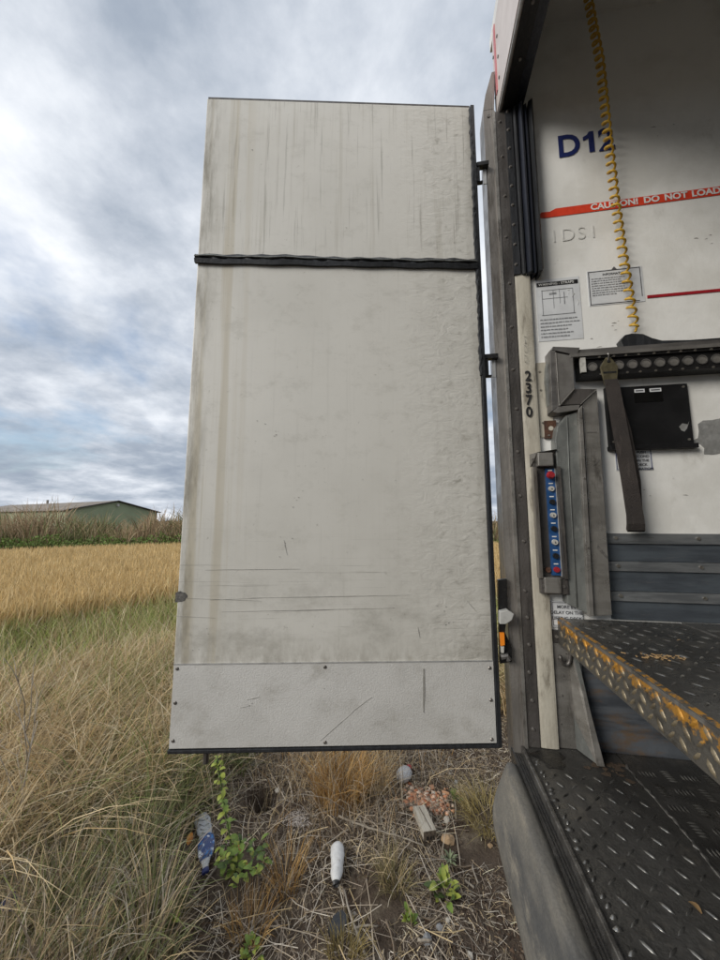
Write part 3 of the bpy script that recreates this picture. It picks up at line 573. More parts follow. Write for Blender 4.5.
# cover plates and stickers on the lower wall, between trim and guard
pl_ = MB().box((0.5005, WY - 0.006, 2.04), (0.556, WY + 0.0, 2.36)).build('wall_plate', 'cream', truck)
for z in (2.10, 2.24, 2.32): MB().disc((0.515, WY - 0.006, z), (0, -1, 0), 0.004, 0.003, 8).build('rivet', 'screw', pl_)
a, b = onY(551.5, 601, WY - 0.008), onY(586, 628, WY - 0.008)
st = MB().box((0.502, WY - 0.009, b[2]), (0.612, WY - 0.001, a[2])).build('sticker', 'sticker', truck)
for q in ((0.506, 0.608, b[2] + 0.004, b[2] + 0.006), (0.506, 0.608, a[2] - 0.006, a[2] - 0.004), (0.506, 0.508, b[2] + 0.004, a[2] - 0.004)):
    MB().box((q[0], WY - 0.0098, q[2]), (q[1], WY - 0.0085, q[3])).build('border_line', 'ink', st)
for k, ln in enumerate(('MORE IN', 'DELAY ON THE', 'LIFTING DECK', 'DOWN')):
    text('sticker_lettering', ln, 0.0165, (0.556, WY - 0.0096, a[2] - 0.026 - 0.021 * k), 'ink', st, align='CENTER', bold=0.0003)
a, b = onY(549, 630, WY - 0.012), onY(563, 643, WY - 0.012)
MB().box((0.501, WY - 0.012, b[2]), (0.556, WY - 0.001, a[2])).build('small_junction_block', 'darksteel', truck)
MB().disc((0.514, WY - 0.012, (a[2] + b[2]) / 2), (0, -1, 0), 0.006, 0.004, 10).build('rivet', 'screw', truck)
jp = MB().box((0.5005, WY - 0.010, FZ + 0.003), (0.560, WY, b[2] - 0.002)).build('jamb_panel', 'alu', truck)
for q in ((0.512, 0.95), (0.522, 1.05), (0.53, 1.12), (0.545, 1.20), (0.515, 1.18)): MB().disc((q[0], WY - 0.010, q[1]), (0, -1, 0), 0.003, 0.002, 8).build('rivet', 'darkscrew', jp)
# slanting flange that carries the deck
MB().prism([(0.548, WY - 0.012, DZ - 0.05), (0.566, WY - 0.035, DZ - 0.115), (0.612, WY - 0.096, FZ + 0.004), (0.588, WY - 0.096, FZ + 0.004), (0.552, WY - 0.030, FZ + 0.12)], (0.006, 0.02, 0)).build('deck_flange', 'alu', truck)
MB().prism([(0.560, WY - 0.004, DZ - 0.06), (0.556, WY - 0.004, FZ + 0.004), (0.595, WY - 0.094, FZ + 0.004), (0.560, WY - 0.035, DZ - 0.11)], (0.012, 0, 0)).build('deck_flange', 'jamb', truck)
hk = [(0.532 + 0.018 * math.sin(a_), WY - 0.035, 1.205 + 0.036 * math.cos(a_)) for a_ in np.linspace(0.0, 4.6, 16)]
MB().tube(hk, 0.007, 8).build('deck_hook', 'darksteel', truck, smooth=True)

# ---- black instrument plate
a, b = wallP(603, 390, 0.012), wallP(691, 445, 0.012)
ipx0, ipx1, ipz0, ipz1 = 0.752, 1.045, 1.975, 2.232
ip = MB().box((ipx0, WY - 0.014, ipz0 + 0.018), (ipx1, WY - 0.001, ipz1)).build('instrument_plate', 'panelblack', truck, bevel=0.003)
MB().box((ipx0 - 0.003, WY - 0.030, ipz0), (ipx1 + 0.004, WY - 0.001, ipz0 + 0.0175)).build('plate_ledge', 'panelblack', ip, bevel=0.002)
wx0, wx1, wz0, wz1 = 0.855, 0.955, ipz1 - 0.068, ipz1 - 0.012
MB().box((wx0, WY - 0.0155, wz0), (wx1, WY - 0.0142, wz1)).build('display_window', 'glassblack', ip)
for q0, q1 in ((wx0 + 0.002, wx0 + 0.038), (wx0 + 0.056, wx1 - 0.004)):
    lb = MB().box((q0, WY - 0.0172, wz1 - 0.016), (q1, WY - 0.0157, wz1 - 0.002)).build('plate_label', 'sticker', ip)
    MB().box((q0 + 0.004, WY - 0.0178, wz1 - 0.0115), (q1 - 0.005, WY - 0.0173, wz1 - 0.0065)).build('label_print', 'ink', lb)
for q in ((ipx1 - 0.016, ipz1 - 0.014), (ipx1 - 0.016, ipz0 + 0.034), (ipx0 + 0.016, ipz0 + 0.034), (ipx0 + 0.016, ipz1 - 0.014)):
    MB().disc((q[0], WY - 0.014, q[1]), (0, -1, 0), 0.0045, 0.003, 10).build('screw', 'screw', ip)
pts = [(1.000, 2.060), (1.012, 2.073), (1.030, 2.068), (1.036, 2.080), (1.026, 2.052), (1.016, 2.040), (1.006, 2.046)]
MB().prism([(x, WY - 0.0148, z) for x, z in pts], (0, 0.0005, 0)).build('scraped_patch', 'peel', ip)
# sticker under it
a, b = wallP(614, 449), wallP(656, 470)
st = MB().box((0.775, WY - 0.002, b[2]), (0.905, WY + 0.0005, a[2])).build('sticker', 'sticker', truck)
for q in ((0.778, 0.902, b[2] + 0.003, b[2] + 0.005), (0.778, 0.902, a[2] - 0.005, a[2] - 0.003), (0.778, 0.780, b[2] + 0.003, a[2] - 0.003), (0.900, 0.902, b[2] + 0.003, a[2] - 0.003)):
    MB().box((q[0], WY - 0.0028, q[2]), (q[1], WY - 0.0015, q[3])).build('border_line', 'navy', st)
for k, ln in enumerate(('PUSH', 'SECOND', 'ON THE', 'DECK', 'OPERATION')):
    text('sticker_lettering', ln, 0.0135, (0.868, WY - 0.0026, a[2] - 0.021 - 0.0165 * k), 'ink', st, align='CENTER', bold=0.0004)

# ---- kick planks
zs = [1.652, 1.612, 1.546, 1.510, 1.436, 1.400, DZ + 0.002]
for k in range(6):
    d0 = 0.016 if k % 2 == 0 else 0.008
    MB().box((0.7135, WY - d0, zs[k + 1] + 0.001), (XE - 0.01, WY - 0.001, zs[k])).build('kick_plank', 'plank' if k % 2 == 0 else 'plankdark', truck, bevel=0.002)
    if k % 2 == 0:
        for x in (0.745, 1.02, 1.30, 1.6): MB().disc((x, WY - d0, (zs[k] + zs[k + 1]) / 2 + 0.003), (0, -1, 0), 0.0065, 0.004, 10).build('screw', 'screw', truck)
# ---- floors with raised tread
def tread_bars(pts, frame, m, name, parent, L_=0.030, w=0.0065, h=0.0028):
    h *= 1.35
    """frame(u, v, n) -> world; each bar is a low pointed lens"""
    V = []; F4_, F3_ = [], []
    for (u, v, ang, s) in pts:
        c, sn = math.cos(ang), math.sin(ang); b0 = len(V)
        for (a, t, n) in ((-L_ / 2 * s, 0, 0), (-L_ / 5 * s, w / 2, 0), (L_ / 5 * s, w / 2, 0), (L_ / 2 * s, 0, 0), (L_ / 5 * s, -w / 2, 0), (-L_ / 5 * s, -w / 2, 0), (-L_ / 5 * s, 0, h), (L_ / 5 * s, 0, h)):
            V.append(frame(u + a * c - t * sn, v + a * sn + t * c, n))
        F4_ += [(b0 + 1, b0 + 2, b0 + 7, b0 + 6), (b0 + 4, b0 + 5, b0 + 6, b0 + 7)]
        F3_ += [(b0, b0 + 1, b0 + 6), (b0 + 5, b0, b0 + 6), (b0 + 2, b0 + 3, b0 + 7), (b0 + 3, b0 + 4, b0 + 7)]
    me = bpy.data.meshes.new(name); me.from_pydata([tuple(map(float, p)) for p in V], [], F4_ + F3_); me.update(); me.shade_smooth()
    me.materials.append(M[m]); o = link(name, me, parent); o['kind'] = 'stuff'; return o
def checker(x0, x1, y0, y1, s, jig=0.0):
    P_ = []
    for i in range(int((x1 - x0) / s)):
        for j in range(int((y1 - y0) / s)):
            P_.append((x0 + (i + 0.5) * s, y0 + (j + 0.5) * s, R(38) if (i + j) % 2 else R(-52) , 1.0))
    return P_
XS = 0.688                        # seam between the two floor plates
fl = MB().box((0.385, NY + 0.001, FZ - 0.05), (XS, WY - 0.001, FZ)).build('floor_plate', 'tread', truck)
tread_bars(checker(0.41, XS - 0.01, NY + 0.02, WY - 0.1, 0.043), lambda u, v, n: (u, v, FZ + n), 'treadbar', 'floor_tread', fl, 0.034, 0.0062, 0.0034)
MB().box((XS + 0.004, NY + 0.001, FZ - 0.05), (XE - 0.01, WY - 0.001, FZ + 0.003)).build('floor_plate', 'tread', truck)
five = []
for i in range(26):
    for j in range(34):
        cx, cy = XS + 0.045 + i * 0.062, NY + 0.06 + j * 0.070
        o_ = (i + j) % 2
        for q in range(5):
            d = (q - 2) * 0.0105
            five.append((cx + (d if o_ else 0), cy + (0 if o_ else d), R(90) if o_ else 0.0, 1.0))
tread_bars(five, lambda u, v, n: (u, v, FZ + 0.003 + n), 'treadbar', 'floor_tread', fl, 0.030, 0.006, 0.0026)
# ragged weld bead along the seam
bead = [(XS + 0.002 + 0.0025 * math.sin(y * 17) + rnd.uniform(-.003, .003), y, FZ + 0.001 + rnd.uniform(-.001, .002)) for y in np.arange(NY + 0.02, WY - 0.06, 0.012)]
MB().tube(bead, [0.0035 + 0.0015 * math.sin(k * 2.1) for k in range(len(bead))], 5).build('weld_bead', 'siledge', fl)
# grime and rust blotches that lie on the floor with outlines of their own
def blotch(cx, cy, rx, ry, z, m, name, parent, seed, n=26):
    r = random.Random(seed); ph = [r.uniform(0, 6) for _ in range(4)]
    loop = []
    for k in range(n):
        a = 2 * math.pi * k / n; q = 1 + 0.16 * math.sin(3 * a + ph[0]) + 0.12 * math.sin(5 * a + ph[1]) + 0.10 * math.sin(9 * a + ph[2])
        loop.append((cx + rx * q * math.cos(a), cy + ry * q * math.sin(a), z))
    return MB().prism(loop, (0, 0, 0.0008)).build(name, m, parent)
M['ruststain'] = mat('rust_stain', (0.085, 0.062, 0.045), 0.6, 0.3, var=(0.085, 0.06, 0.04), var_scale=14, bump=0.4, bump_scale=60)
M['tar'] = mat('wet_tar', (0.010, 0.010, 0.010), 0.28, var=(0.026, 0.022, 0.018), var_scale=22, bump=0.6, bump_scale=50)
blotch(0.445, 1.425, 0.050, 0.050, FZ + 0.0005, 'tar', 'tar_patch', fl, 2)
for k in range(26):
    q = abs(rnd.gauss(0, .035)); blotch(0.63 + rnd.gauss(0, .035), 1.43 - q, rnd.uniform(.003, .014), rnd.uniform(.003, .010), FZ + 0.0004 + 0.00003 * k, 'ruststain', 'rust_patch', fl, 50 + k, 18)
P = onZ(702, 916, FZ)
M['leafdry'] = mat('dry_leaf', (0.30, 0.19, 0.085), 0.8, var=(0.20, 0.12, 0.05), var_scale=30)
# sill, lip and buffer
MB().box((0.334, NY - 0.06, 0.70), (0.362, WY + 0.01, 0.842)).build('rear_sill', 'sill', truck)
MB().box((0.3622, NY - 0.06, 0.70), (0.374, WY - 0.021, 0.868)).build('sill_lip', 'siledge', truck, bevel=0.003)
MB().box((0.3742, NY - 0.05, 0.70), (0.3848, WY - 0.026, 0.862)).build('sill_channel', 'sill', truck)
tread_bars([(0.3925 + rnd.uniform(-.003, .004), NY + 0.02 + 0.026 * k + rnd.uniform(-.008, .008), R(rnd.uniform(-10, 60)), rnd.uniform(.5, 1.25)) for k in range(92)], lambda u, v, n: (u, v, FZ + n), 'treadbar', 'sill_tread', fl, 0.022, 0.009, 0.005)
for k in range(3): MB().box((0.337 + 0.008 * k, NY, 0.842), (0.340 + 0.008 * k, WY - 0.03, 0.8455)).build('sill_rib', 'sill', truck)
prof = [(0.333, 0.836), (0.318, 0.842), (0.296, 0.843), (0.289, 0.840), (0.284, 0.833), (0.262, 0.785), (0.240, 0.735), (0.231, 0.70), (0.233, 0.665), (0.246, 0.640), (0.272, 0.625), (0.333, 0.620)]
rings = []
ys = list(np.arange(NY, 1.34, 0.12)) + [1.36, 1.40, 1.425, 1.442, 1.452]
for y in ys:
    t = max(0, (y - 1.34) / 0.112); s = math.sqrt(max(0.02, 1 - t * t * 0.93))
    rings.append([(0.333 - (0.333 - x) * (0.35 + 0.65 * s), y, 0.735 + (z - 0.735) * (0.55 + 0.45 * s) + 0.02 * (1 - s)) for x, z in prof])
bf = MB().loft(rings).build('rubber_buffer', 'buffer', truck); bf.data.shade_smooth()
# deck: top plate, yellow edge plate and a separate inner plate
p0, p1 = onZ(562, 628, DZ), onZ(720, 748, DZ); DX = 0.520
dk = MB().box((DX + 0.012, NY + 0.001, DZ - 0.03), (0.935, WY - 0.0135, DZ)).build('deck_plate', 'tread', truck)
MB().box((0.941, NY + 0.001, DZ - 0.03), (XE - 0.01, WY - 0.017, DZ + 0.003)).build('deck_plate', 'tread', truck)
MB().box((0.9355, NY + 0.01, DZ - 0.01), (0.9405, WY - 0.02, DZ + 0.0045)).build('deck_seam', 'siledge', dk)
tread_bars(checker(DX + 0.03, 0.925, NY + 0.02, WY - 0.02, 0.046), lambda u, v, n: (u, v, DZ + n), 'treadbar', 'deck_tread', dk, 0.034, 0.0062, 0.0032)
five = []
for i in range(20):
    for j in range(34):
        cx, cy = 0.98 + i * 0.062, NY + 0.06 + j * 0.070; o_ = (i + j) % 2
        for q in range(5):
            d = (q - 2) * 0.0105; five.append((cx + (d if o_ else 0), cy + (0 if o_ else d), R(90) if o_ else 0.0, 1.0))
tread_bars(five, lambda u, v, n: (u, v, DZ + 0.003 + n), 'treadbar', 'deck_tread', dk, 0.030, 0.006, 0.0026)
EH = 0.096
ed = MB().prism([(DX, NY + 0.001, DZ - 0.008), (DX + 0.006, NY + 0.001, DZ + 0.001), (DX + 0.016, NY + 0.001, DZ + 0.003), (DX + 0.016, NY + 0.001, DZ - EH), (DX, NY + 0.001, DZ - EH)], (0, WY - NY - 0.016, 0)).build('deck_edge_plate', 'yellowedge', truck)
bars = []
for j in range(71):
    for i in range(3):
        bars.append((NY + 0.03 + j * 0.034 + (0.021 if i % 2 else 0), DZ - 0.020 - i * 0.029, R(52) if (i + j) % 2 else R(-48), 0.9))
tread_bars(bars, lambda u, v, n: (DX - n, u, v), 'yellowbar', 'edge_tread', ed, 0.034, 0.0075, 0.004)
MB().box((DX - 0.001, NY + 0.001, DZ - 0.0075), (DX + 0.0035, WY - 0.016, DZ + 0.0015)).build('edge_bead', 'siledge', ed)
MB().box((0.6, NY + 0.001, DZ - 0.16), (XE - 0.02, WY - 0.02, DZ - 0.032)).build('deck_underframe', 'railblack', truck)
MB().box((0.60, WY - 0.012, FZ + 0.004), (XE - 0.02, WY - 0.001, DZ - 0.165)).build('recess_panel', 'recess', truck)
# chassis, axle and wheels underneath
for y in (-0.15, 0.70): MB().box((0.55, y - 0.05, 0.55), (XE, y + 0.05, 0.812)).build('chassis_rail', 'darksteel', truck)
MB().box((0.40, NY, 0.70), (XE, WY, 0.812)).build('floor_frame', 'darksteel', truck)
M['tyre'] = mat('tyre_rubber', (0.022, 0.022, 0.022), 0.8, var=(0.04, 0.038, 0.035), var_scale=10, bump=0.3, bump_scale=40)
for ax in (2.2, 6.2):
    MB().tube([(ax, NY + 0.1, 0.40), (ax, WY - 0.1, 0.40)], 0.06, 10).build('axle', 'darksteel', truck)
    for y, sgn in ((NY + 0.02, 1), (WY - 0.02, -1)):
        rings = [[(ax + r_ * math.cos(2 * math.pi * k / 28), y + sgn * d, 0.405 + r_ * math.sin(2 * math.pi * k / 28)) for k in range(28)] for r_, d in ((0.23, 0.02), (0.37, 0.0), (0.40, 0.03), (0.40, 0.24), (0.37, 0.27), (0.23, 0.25))]
        wh = MB().loft(rings).build('wheel', 'tyre', truck)
        rings = [[(ax + r_ * math.cos(2 * math.pi * k / 20), y + sgn * d, 0.405 + r_ * math.sin(2 * math.pi * k / 20)) for k in range(20)] for r_, d in ((0.228, 0.018), (0.20, 0.06), (0.09, 0.05), (0.07, 0.0))]
        MB().loft(rings).build('rim', 'steel', wh)

# ---- the door, swung out towards the camera side
DN = np.array([math.sin(R(-11)), math.cos(R(-11)), 0]); DE = np.array([-DN[1], DN[0], 0])   # DE runs from hinge to free edge
DH = np.array([0.2835, 1.4495, 0])
DW, D0, D1 = 1.205, 0.885, 3.590
def dp(u, z, n=0.0): q = DH + DE * u - DN * n; return (q[0], q[1], z)        # n > 0 comes towards the camera
def dbox(u0, u1, z0, z1, n0, n1):
    mb = MB(); mb.add([dp(u, z, n) for z in (z0, z1) for (u, n) in ((u0, n0), (u1, n0), (u1, n1), (u0, n1))], [(3, 2, 1, 0), (4, 5, 6, 7), (0, 1, 5, 4), (1, 2, 6, 5), (2, 3, 7, 6), (3, 0, 4, 7)]); return mb
def on_door(px, py, n=0.0): return on_plane(px, py, DN, float(DN @ DH) - n)
def uz(px, py, n=0.0):
    q = on_door(px, py, n); return float((q - DH) @ DE), float(q[2])
door = dbox(0.012, DW, D0, D1, -0.032, 0.0).build('rear_door', 'door', truck, bevel=0.004)
dbox(0.012, DW - 0.004, D1 + 0.0005, D1 + 0.009, -0.034, -0.001).build('door_top_edge', 'darksteel', door)
dbox(-0.006, 0.0115, D0 - 0.01, D1 + 0.004, -0.036, 0.008).build('hinge_edge_seal', 'rubber', door, bevel=0.003)
dbox(-0.004, DW + 0.002, D0 - 0.014, D0 - 0.001, -0.034, 0.006).build('bottom_edge_seal', 'rubber', door, bevel=0.003)
# crumpled silicone bead along the hinge edge of the upper panel
pth = [dp(0.013 + rnd.uniform(-.0015, .0015) + 0.0015 * math.sin(z * 9), z, 0.004 + rnd.uniform(-.0015, .0015)) for z in np.arange(2.3, D1, 0.015)]
MB().tube(pth, [0.0065 + rnd.uniform(-.002, .002) for k in range(len(pth))], 6).build('sealant_bead', 'rubber', door)
# horizontal rubber strip, split and wavy
rings = []
us = np.arange(0.012, DW + 0.022, 0.02)
for k, u in enumerate(us):
    top = 2.818 + 0.0022 * math.sin(u * 9) + 0.0022 * math.sin(u * 61 + 1) + rnd.uniform(-.001, .001); bot = 2.778 + 0.0015 * math.sin(u * 31 + 2)
    b = 0.017 + 0.002 * math.sin(u * 17)
    rings.append([dp(u, bot, 0.0005), dp(u, bot - 0.002, b * 0.7), dp(u, bot + 0.014, b), dp(u, (top + bot) / 2 - 0.002, b * 0.8), dp(u, (top + bot) / 2 + 0.004, b * 0.55 + 0.004 * math.sin(u * 90)), dp(u, top - 0.012, b * 0.95), dp(u, top, b * 0.7), dp(u, top - 0.002, 0.0005)])
sstrip = MB().loft(rings).build('door_rubber_strip', 'rubber', door)
mid_ = [dp(u, 2.806 + 0.002 * math.sin(u * 40), 0.0155 + 0.002 * math.sin(u * 17)) for u in us]
MB().tube(mid_, [0.002 + 0.0022 * abs(math.sin(k * 1.37 + 3 * math.sin(k * .23))) for k in range(len(us))], 5).build('strip_painted_highlight', 'jamb', sstrip)  # lighter grey bead drawn in as the highlight along the black strip
# stippled kick plate with rivets and its upper lip
kz = 1.172
kp = dbox(0.014, DW - 0.003, D0 + 0.004, kz, 0.0005, 0.004).build('kick_plate', 'kick', door)
dbox(0.014, DW - 0.002, kz + 0.0002, kz + 0.005, 0.0005, 0.0045).build('kick_plate_edge', 'whitehot', kp)
for px, py in ((176, 664), (175, 703), (170, 741), (325, 667), (325, 743), (495, 668), (494, 700), (492, 741)):
    u, z = uz(px, py, 0.004); z = min(max(z, D0 + 0.016), kz - 0.012); u = min(max(u, 0.028), DW - 0.016)
    o = MB().disc(dp(u, z, 0.004), -DN, 0.007, 0.003, 10, 0.004).build('rivet', 'darkscrew', kp)
# marks: chip at the free edge, gouges and scratches
def mark(pts, m, name='scratch', n=0.0012):
    MB().prism([on_door(px, py, n) for px, py in pts], tuple(DN * 0.001)).build(name, m, door)
mark([(175.6, 593), (178, 591.6), (180.5, 591.2), (182.6, 592.4), (185, 592.8), (187.2, 595.2), (187.0, 597.4), (185.4, 598.6), (184.6, 600.4), (181.8, 601.6), (178.6, 601.9), (175.2, 602.6)], 'chip', 'chip')
mark([(423, 669), (424.5, 669), (425, 690), (424, 713), (423, 712)], 'mark', n=0.0052)
for (xa, ya, xb, yb, w) in ((205, 570, 300, 569, .7), (222, 612, 395, 608, .6), (250, 598, 410, 595, .5), (210, 600, 262, 598, .6), (270, 611, 330, 610, .9), (172, 616, 215, 618, .5), (320, 741, 353, 712, .8), (352, 712, 372, 697, .5), (180, 598, 262, 601, .4), (418, 627, 420, 638, 1.4), (466, 600, 477, 612, .8), (284, 540, 287, 555, .9), (247, 700, 260, 697, 1.0), (240, 708, 248, 706, 1.0)):
    dx_, dy_ = xb - xa, yb - ya; L_ = math.hypot(dx_, dy_); nx_, ny_ = -dy_ / L_ * w * .36, dx_ / L_ * w * .36
    k = max(2, int(L_ / 8)); up_, dn_ = [], []
    for q in range(k + 1):
        t = q / k; j = rnd.uniform(-.5, .5) * w; ww = rnd.uniform(0.15, 1.0) * math.sin(math.pi * min(max(t, .06), .94))
        x, y = xa + dx_ * t + nx_ * j, ya + dy_ * t + ny_ * j; up_.append((x + nx_ * ww, y + ny_ * ww)); dn_.append((x - nx_ * ww, y - ny_ * ww))
    mark(up_ + dn_[::-1], 'mark', n=0.0052 if ya > 668 else 0.0012)
for k in range(34):
    px, py = rnd.choice(((270, 432), (305, 495), (285, 548), (240, 700), (430, 690), (330, 690), (230, 330), (440, 615), (400, 480), (200, 640), (355, 220), (260, 160)))
    px += rnd.uniform(-14, 14); py += rnd.uniform(-12, 12); s_ = rnd.uniform(.4, 1.2)
    mark([(px, py), (px + s_ * 1.6, py + rnd.uniform(-.4, .4)), (px + s_, py + s_)], 'mark', 'speck', n=0.0052 if py > 668 else 0.0012)
# latch stub below the door, hinges
u, z = uz(205, 752); MB().tube([dp(u, D0 - 0.013, -0.012), dp(u, D0 - 0.055, -0.012)], 0.010, 8).build('latch_stub', 'darksteel', door)
for py in (172, 366):
    a = onY(487, py, 1.462); z = a[2]
    hb = MB().box((0.283, 1.456, z - 0.045), (0.305, 1.470, z + 0.050)).build('hinge', 'railblack', door)
    MB().box((0.2945, 1.452, z + 0.030), (0.345, 1.478, z + 0.048)).build('hinge_leaf', 'railblack', hb)
    MB().box((0.2945, 1.460, z - 0.048), (0.318, 1.474, z - 0.040)).build('hinge_leaf', 'railblack', hb)
    MB().box((0.322, 1.474, z - 0.045), (0.336, 1.478, z + 0.030)).build('hinge_bright_gap', 'whitehot', hb)  # pale plate put in for the daylight showing through the hinge gap
# lower hinge with release handle and orange reflector
def hp(px, py, y=1.46): q = onY(px, py, y); return (q[0], q[1], q[2])
lh = MB().prism([hp(498, 580), hp(507, 579), hp(508, 612), hp(505, 632), hp(512, 648), hp(512, 662), hp(500, 664)], (0, 0.02, 0)).build('lower_hinge', 'railblack', door, bevel=0.002)
MB().prism([hp(498, 610, 1.455), hp(506, 608, 1.455), hp(512, 612, 1.455), hp(510, 618, 1.455), hp(504, 622, 1.455), hp(498, 622, 1.455)], (0, -0.03, 0)).build('release_handle', 'greyplastic', lh, bevel=0.003)
MB().prism([hp(499, 632, 1.455), hp(503.5, 632, 1.455), hp(504, 644, 1.455), hp(500, 645, 1.455)], (0, -0.012, 0)).build('orange_reflector', 'orange', lh)
MB().prism([hp(500.2, 645.5, 1.455), hp(503.5, 645.5, 1.455), hp(503.2, 652, 1.455), hp(500.5, 652, 1.455)], (0, -0.010, 0)).build('reflector_tail', 'whiteplastic', lh)
MB().tube([hp(501, 657, 1.45), hp(507, 656, 1.45), hp(509, 660, 1.45)], 0.011, 8).build('hinge_bolt', 'aludark', lh)

# ================================================================== loose things in the doorway
# strap with its metal fitting
st = thing('ratchet_strap', 'brown webbing strap hanging in a loop from the perforated rail on the white wall', 'strap', tuple(onY(610, 372, rb)))
xf = onY(609, 372, rb - 0.01)[0]; zf = zm
fit = [(xf - 0.026, rb - 0.012, zf - 0.040), (xf - 0.030, rb - 0.012, zf - 0.010), (xf - 0.016, rb - 0.012, zf + 0.016), (xf - 0.006, rb - 0.012, zf + 0.030), (xf + 0.008, rb - 0.012, zf + 0.030), (xf + 0.018, rb - 0.012, zf + 0.016), (xf + 0.032, rb - 0.012, zf - 0.010), (xf + 0.030, rb - 0.012, zf - 0.040), (xf + 0.020, rb - 0.012, zf - 0.082), (xf - 0.018, rb - 0.012, zf - 0.082)]
fo = MB().prism(fit, (0, 0.007, 0)).build('strap_fitting', 'brass', st, bevel=0.0015)
MB().disc((xf + 0.001, rb - 0.0125, zf + 0.012), (0, -1, 0), 0.006, 0.0012, 12).build('fitting_hole', 'black', fo)
MB().box((xf - 0.022, rb - 0.0135, zf - 0.036), (xf + 0.024, rb - 0.0122, zf - 0.029)).build('fitting_slot', 'black', fo)
MB().tube([(xf, rb - 0.006, zf + 0.012), (xf, rb - 0.018, zf + 0.030), (xf + 0.002, rb - 0.012, zf + 0.044), (xf + 0.004, rb + 0.0, zf + 0.036)], 0.0035, 6).build('fitting_ring', 'aludark', fo)
def ribbon(path, wid, th):
    rings = []
    for k, (x, y, z, w, n) in enumerate(path):
        nx_, ny_, nz_ = n
        rings.append([(x - w / 2, y, z), (x + w / 2, y, z), (x + w / 2 + nx_ * th, y + ny_ * th, z + nz_ * th), (x - w / 2 + nx_ * th, y + ny_ * th, z + nz_ * th)])
    return MB().loft(rings)
q0, q1, q2, q3 = onY(612, 384, rb - 0.012), onY(620, 430, rb - 0.016), onY(629, 480, rb - 0.02), onY(636, 524, rb - 0.022)
zlow = q3[2]
path = [(xf + 0.001, rb - 0.0135, zf - 0.062, 0.046, (0, -1, 0)), (q0[0], q0[1], q0[2] - 0.01, 0.050, (0, -1, 0)), (q1[0], q1[1], q1[2], 0.053, (0, -1, 0)), (q2[0], q2[1], q2[2], 0.054, (0, -1, 0)), (q3[0], q3[1], zlow, 0.056, (0, -1, 0)),
        (q3[0] + 0.003, q3[1] + 0.006, zlow - 0.020, 0.056, (0, -0.6, -0.8)), (q3[0] + 0.007, q3[1] + 0.018, zlow - 0.026, 0.056, (0, 0, -1)), (q3[0] + 0.011, q3[1] + 0.030, zlow - 0.018, 0.056, (0, 0.7, -0.7)), (q3[0] + 0.016, q3[1] + 0.034, zlow, 0.055, (0, 1, 0)), (q2[0] + 0.026, q2[1] + 0.022, q2[2], 0.052, (0, 1, 0)), (q1[0] + 0.020, q1[1] + 0.012, q1[2], 0.050, (0, 1, 0)), (q0[0] + 0.006, q0[1] + 0.006, q0[2] - 0.03, 0.046, (0, 1, 0))]
ribbon(path, 0.05, 0.0035).build('webbing', 'webbing', st)
# yellow coiled cable
keys = [((586, -14), 1.40), ((592, 20), 1.405), ((600, 62), 1.41), ((607, 130), 1.43), ((615, 200), 1.445), ((623, 256), 1.455), ((630, 300), 1.460), ((635.5, 332), 1.463)]
kp3 = [Vector(onY(*p, y)) for p, y in keys]
kp3[0] = Vector((kp3[0].x, kp3[0].y, ROOF - 0.002))
axis_pts = []
for a, b in zip(kp3[:-1], kp3[1:]):
    n = max(2, int((b - a).length / 0.0025)); axis_pts += [a.lerp(b, k / n) for k in range(n)]
cum = 0.0; hel = []
for k, p in enumerate(axis_pts):
    if k: cum += (p - axis_pts[k - 1]).length
    fr = k / len(axis_pts); pitch = 0.052 - 0.012 * fr
    ph = 2 * math.pi * k * 0.0025 / 0.037
    r_ = 0.0135 if 6 < k < len(axis_pts) - 6 else 0.004
    hel.append(p + Vector((math.cos(ph) * r_, math.sin(ph) * r_, 0)))
co = MB().tube(hel, 0.0048, 6).build('coiled_cable', 'coil', None, smooth=True)
tag(co, 'yellow spiral cable hanging from the ceiling down to the rail cover', 'cable')

# crumbs of leaf and straw on the decks
def leaf_mesh(name, L_, w, bend=0.15, n=5, lobes=0.0):
    V, F = [], []
    for k in range(n + 1):
        t = k / n; ww = w * math.sin(math.pi * min(0.97, t * 0.9 + 0.06)) ** 0.8 * (1 + lobes * math.sin(t * 14)); z = bend * L_ * math.sin(math.pi * t)
        V += [(-ww / 2, t * L_, z + 0.12 * ww), (0, t * L_, z), (ww / 2, t * L_, z + 0.12 * ww)]
    for k in range(n):
        b = 3 * k; F += [(b, b + 1, b + 4, b + 3), (b + 1, b + 2, b + 5, b + 4)]
    me = bpy.data.meshes.new(name); me.from_pydata(V, [], F); me.update(); me.shade_smooth(); return me
lm = leaf_mesh('dead_leaf', 0.024, 0.014, 0.2); lm.materials.append(M['leafdry'])
for (px, py, zz, lab, s_) in ((702, 916, FZ, 'small curled brown leaf on the lower tread floor by the sill', 1.0), (684, 643, DZ, 'tiny tan leaf lying on the raised deck near its seam', 0.7)):
    P = onZ(px, py, zz); o = link('dead_leaf', lm); o.location = (P[0], P[1], zz + 0.004); o.rotation_euler = (0.05, 0.1, 2.2 + px); o.scale = (s_,) * 3; tag(o, lab, 'leaf', 'leaves on the decks')
V, F = [], []
c0 = onZ(658, 658, DZ)
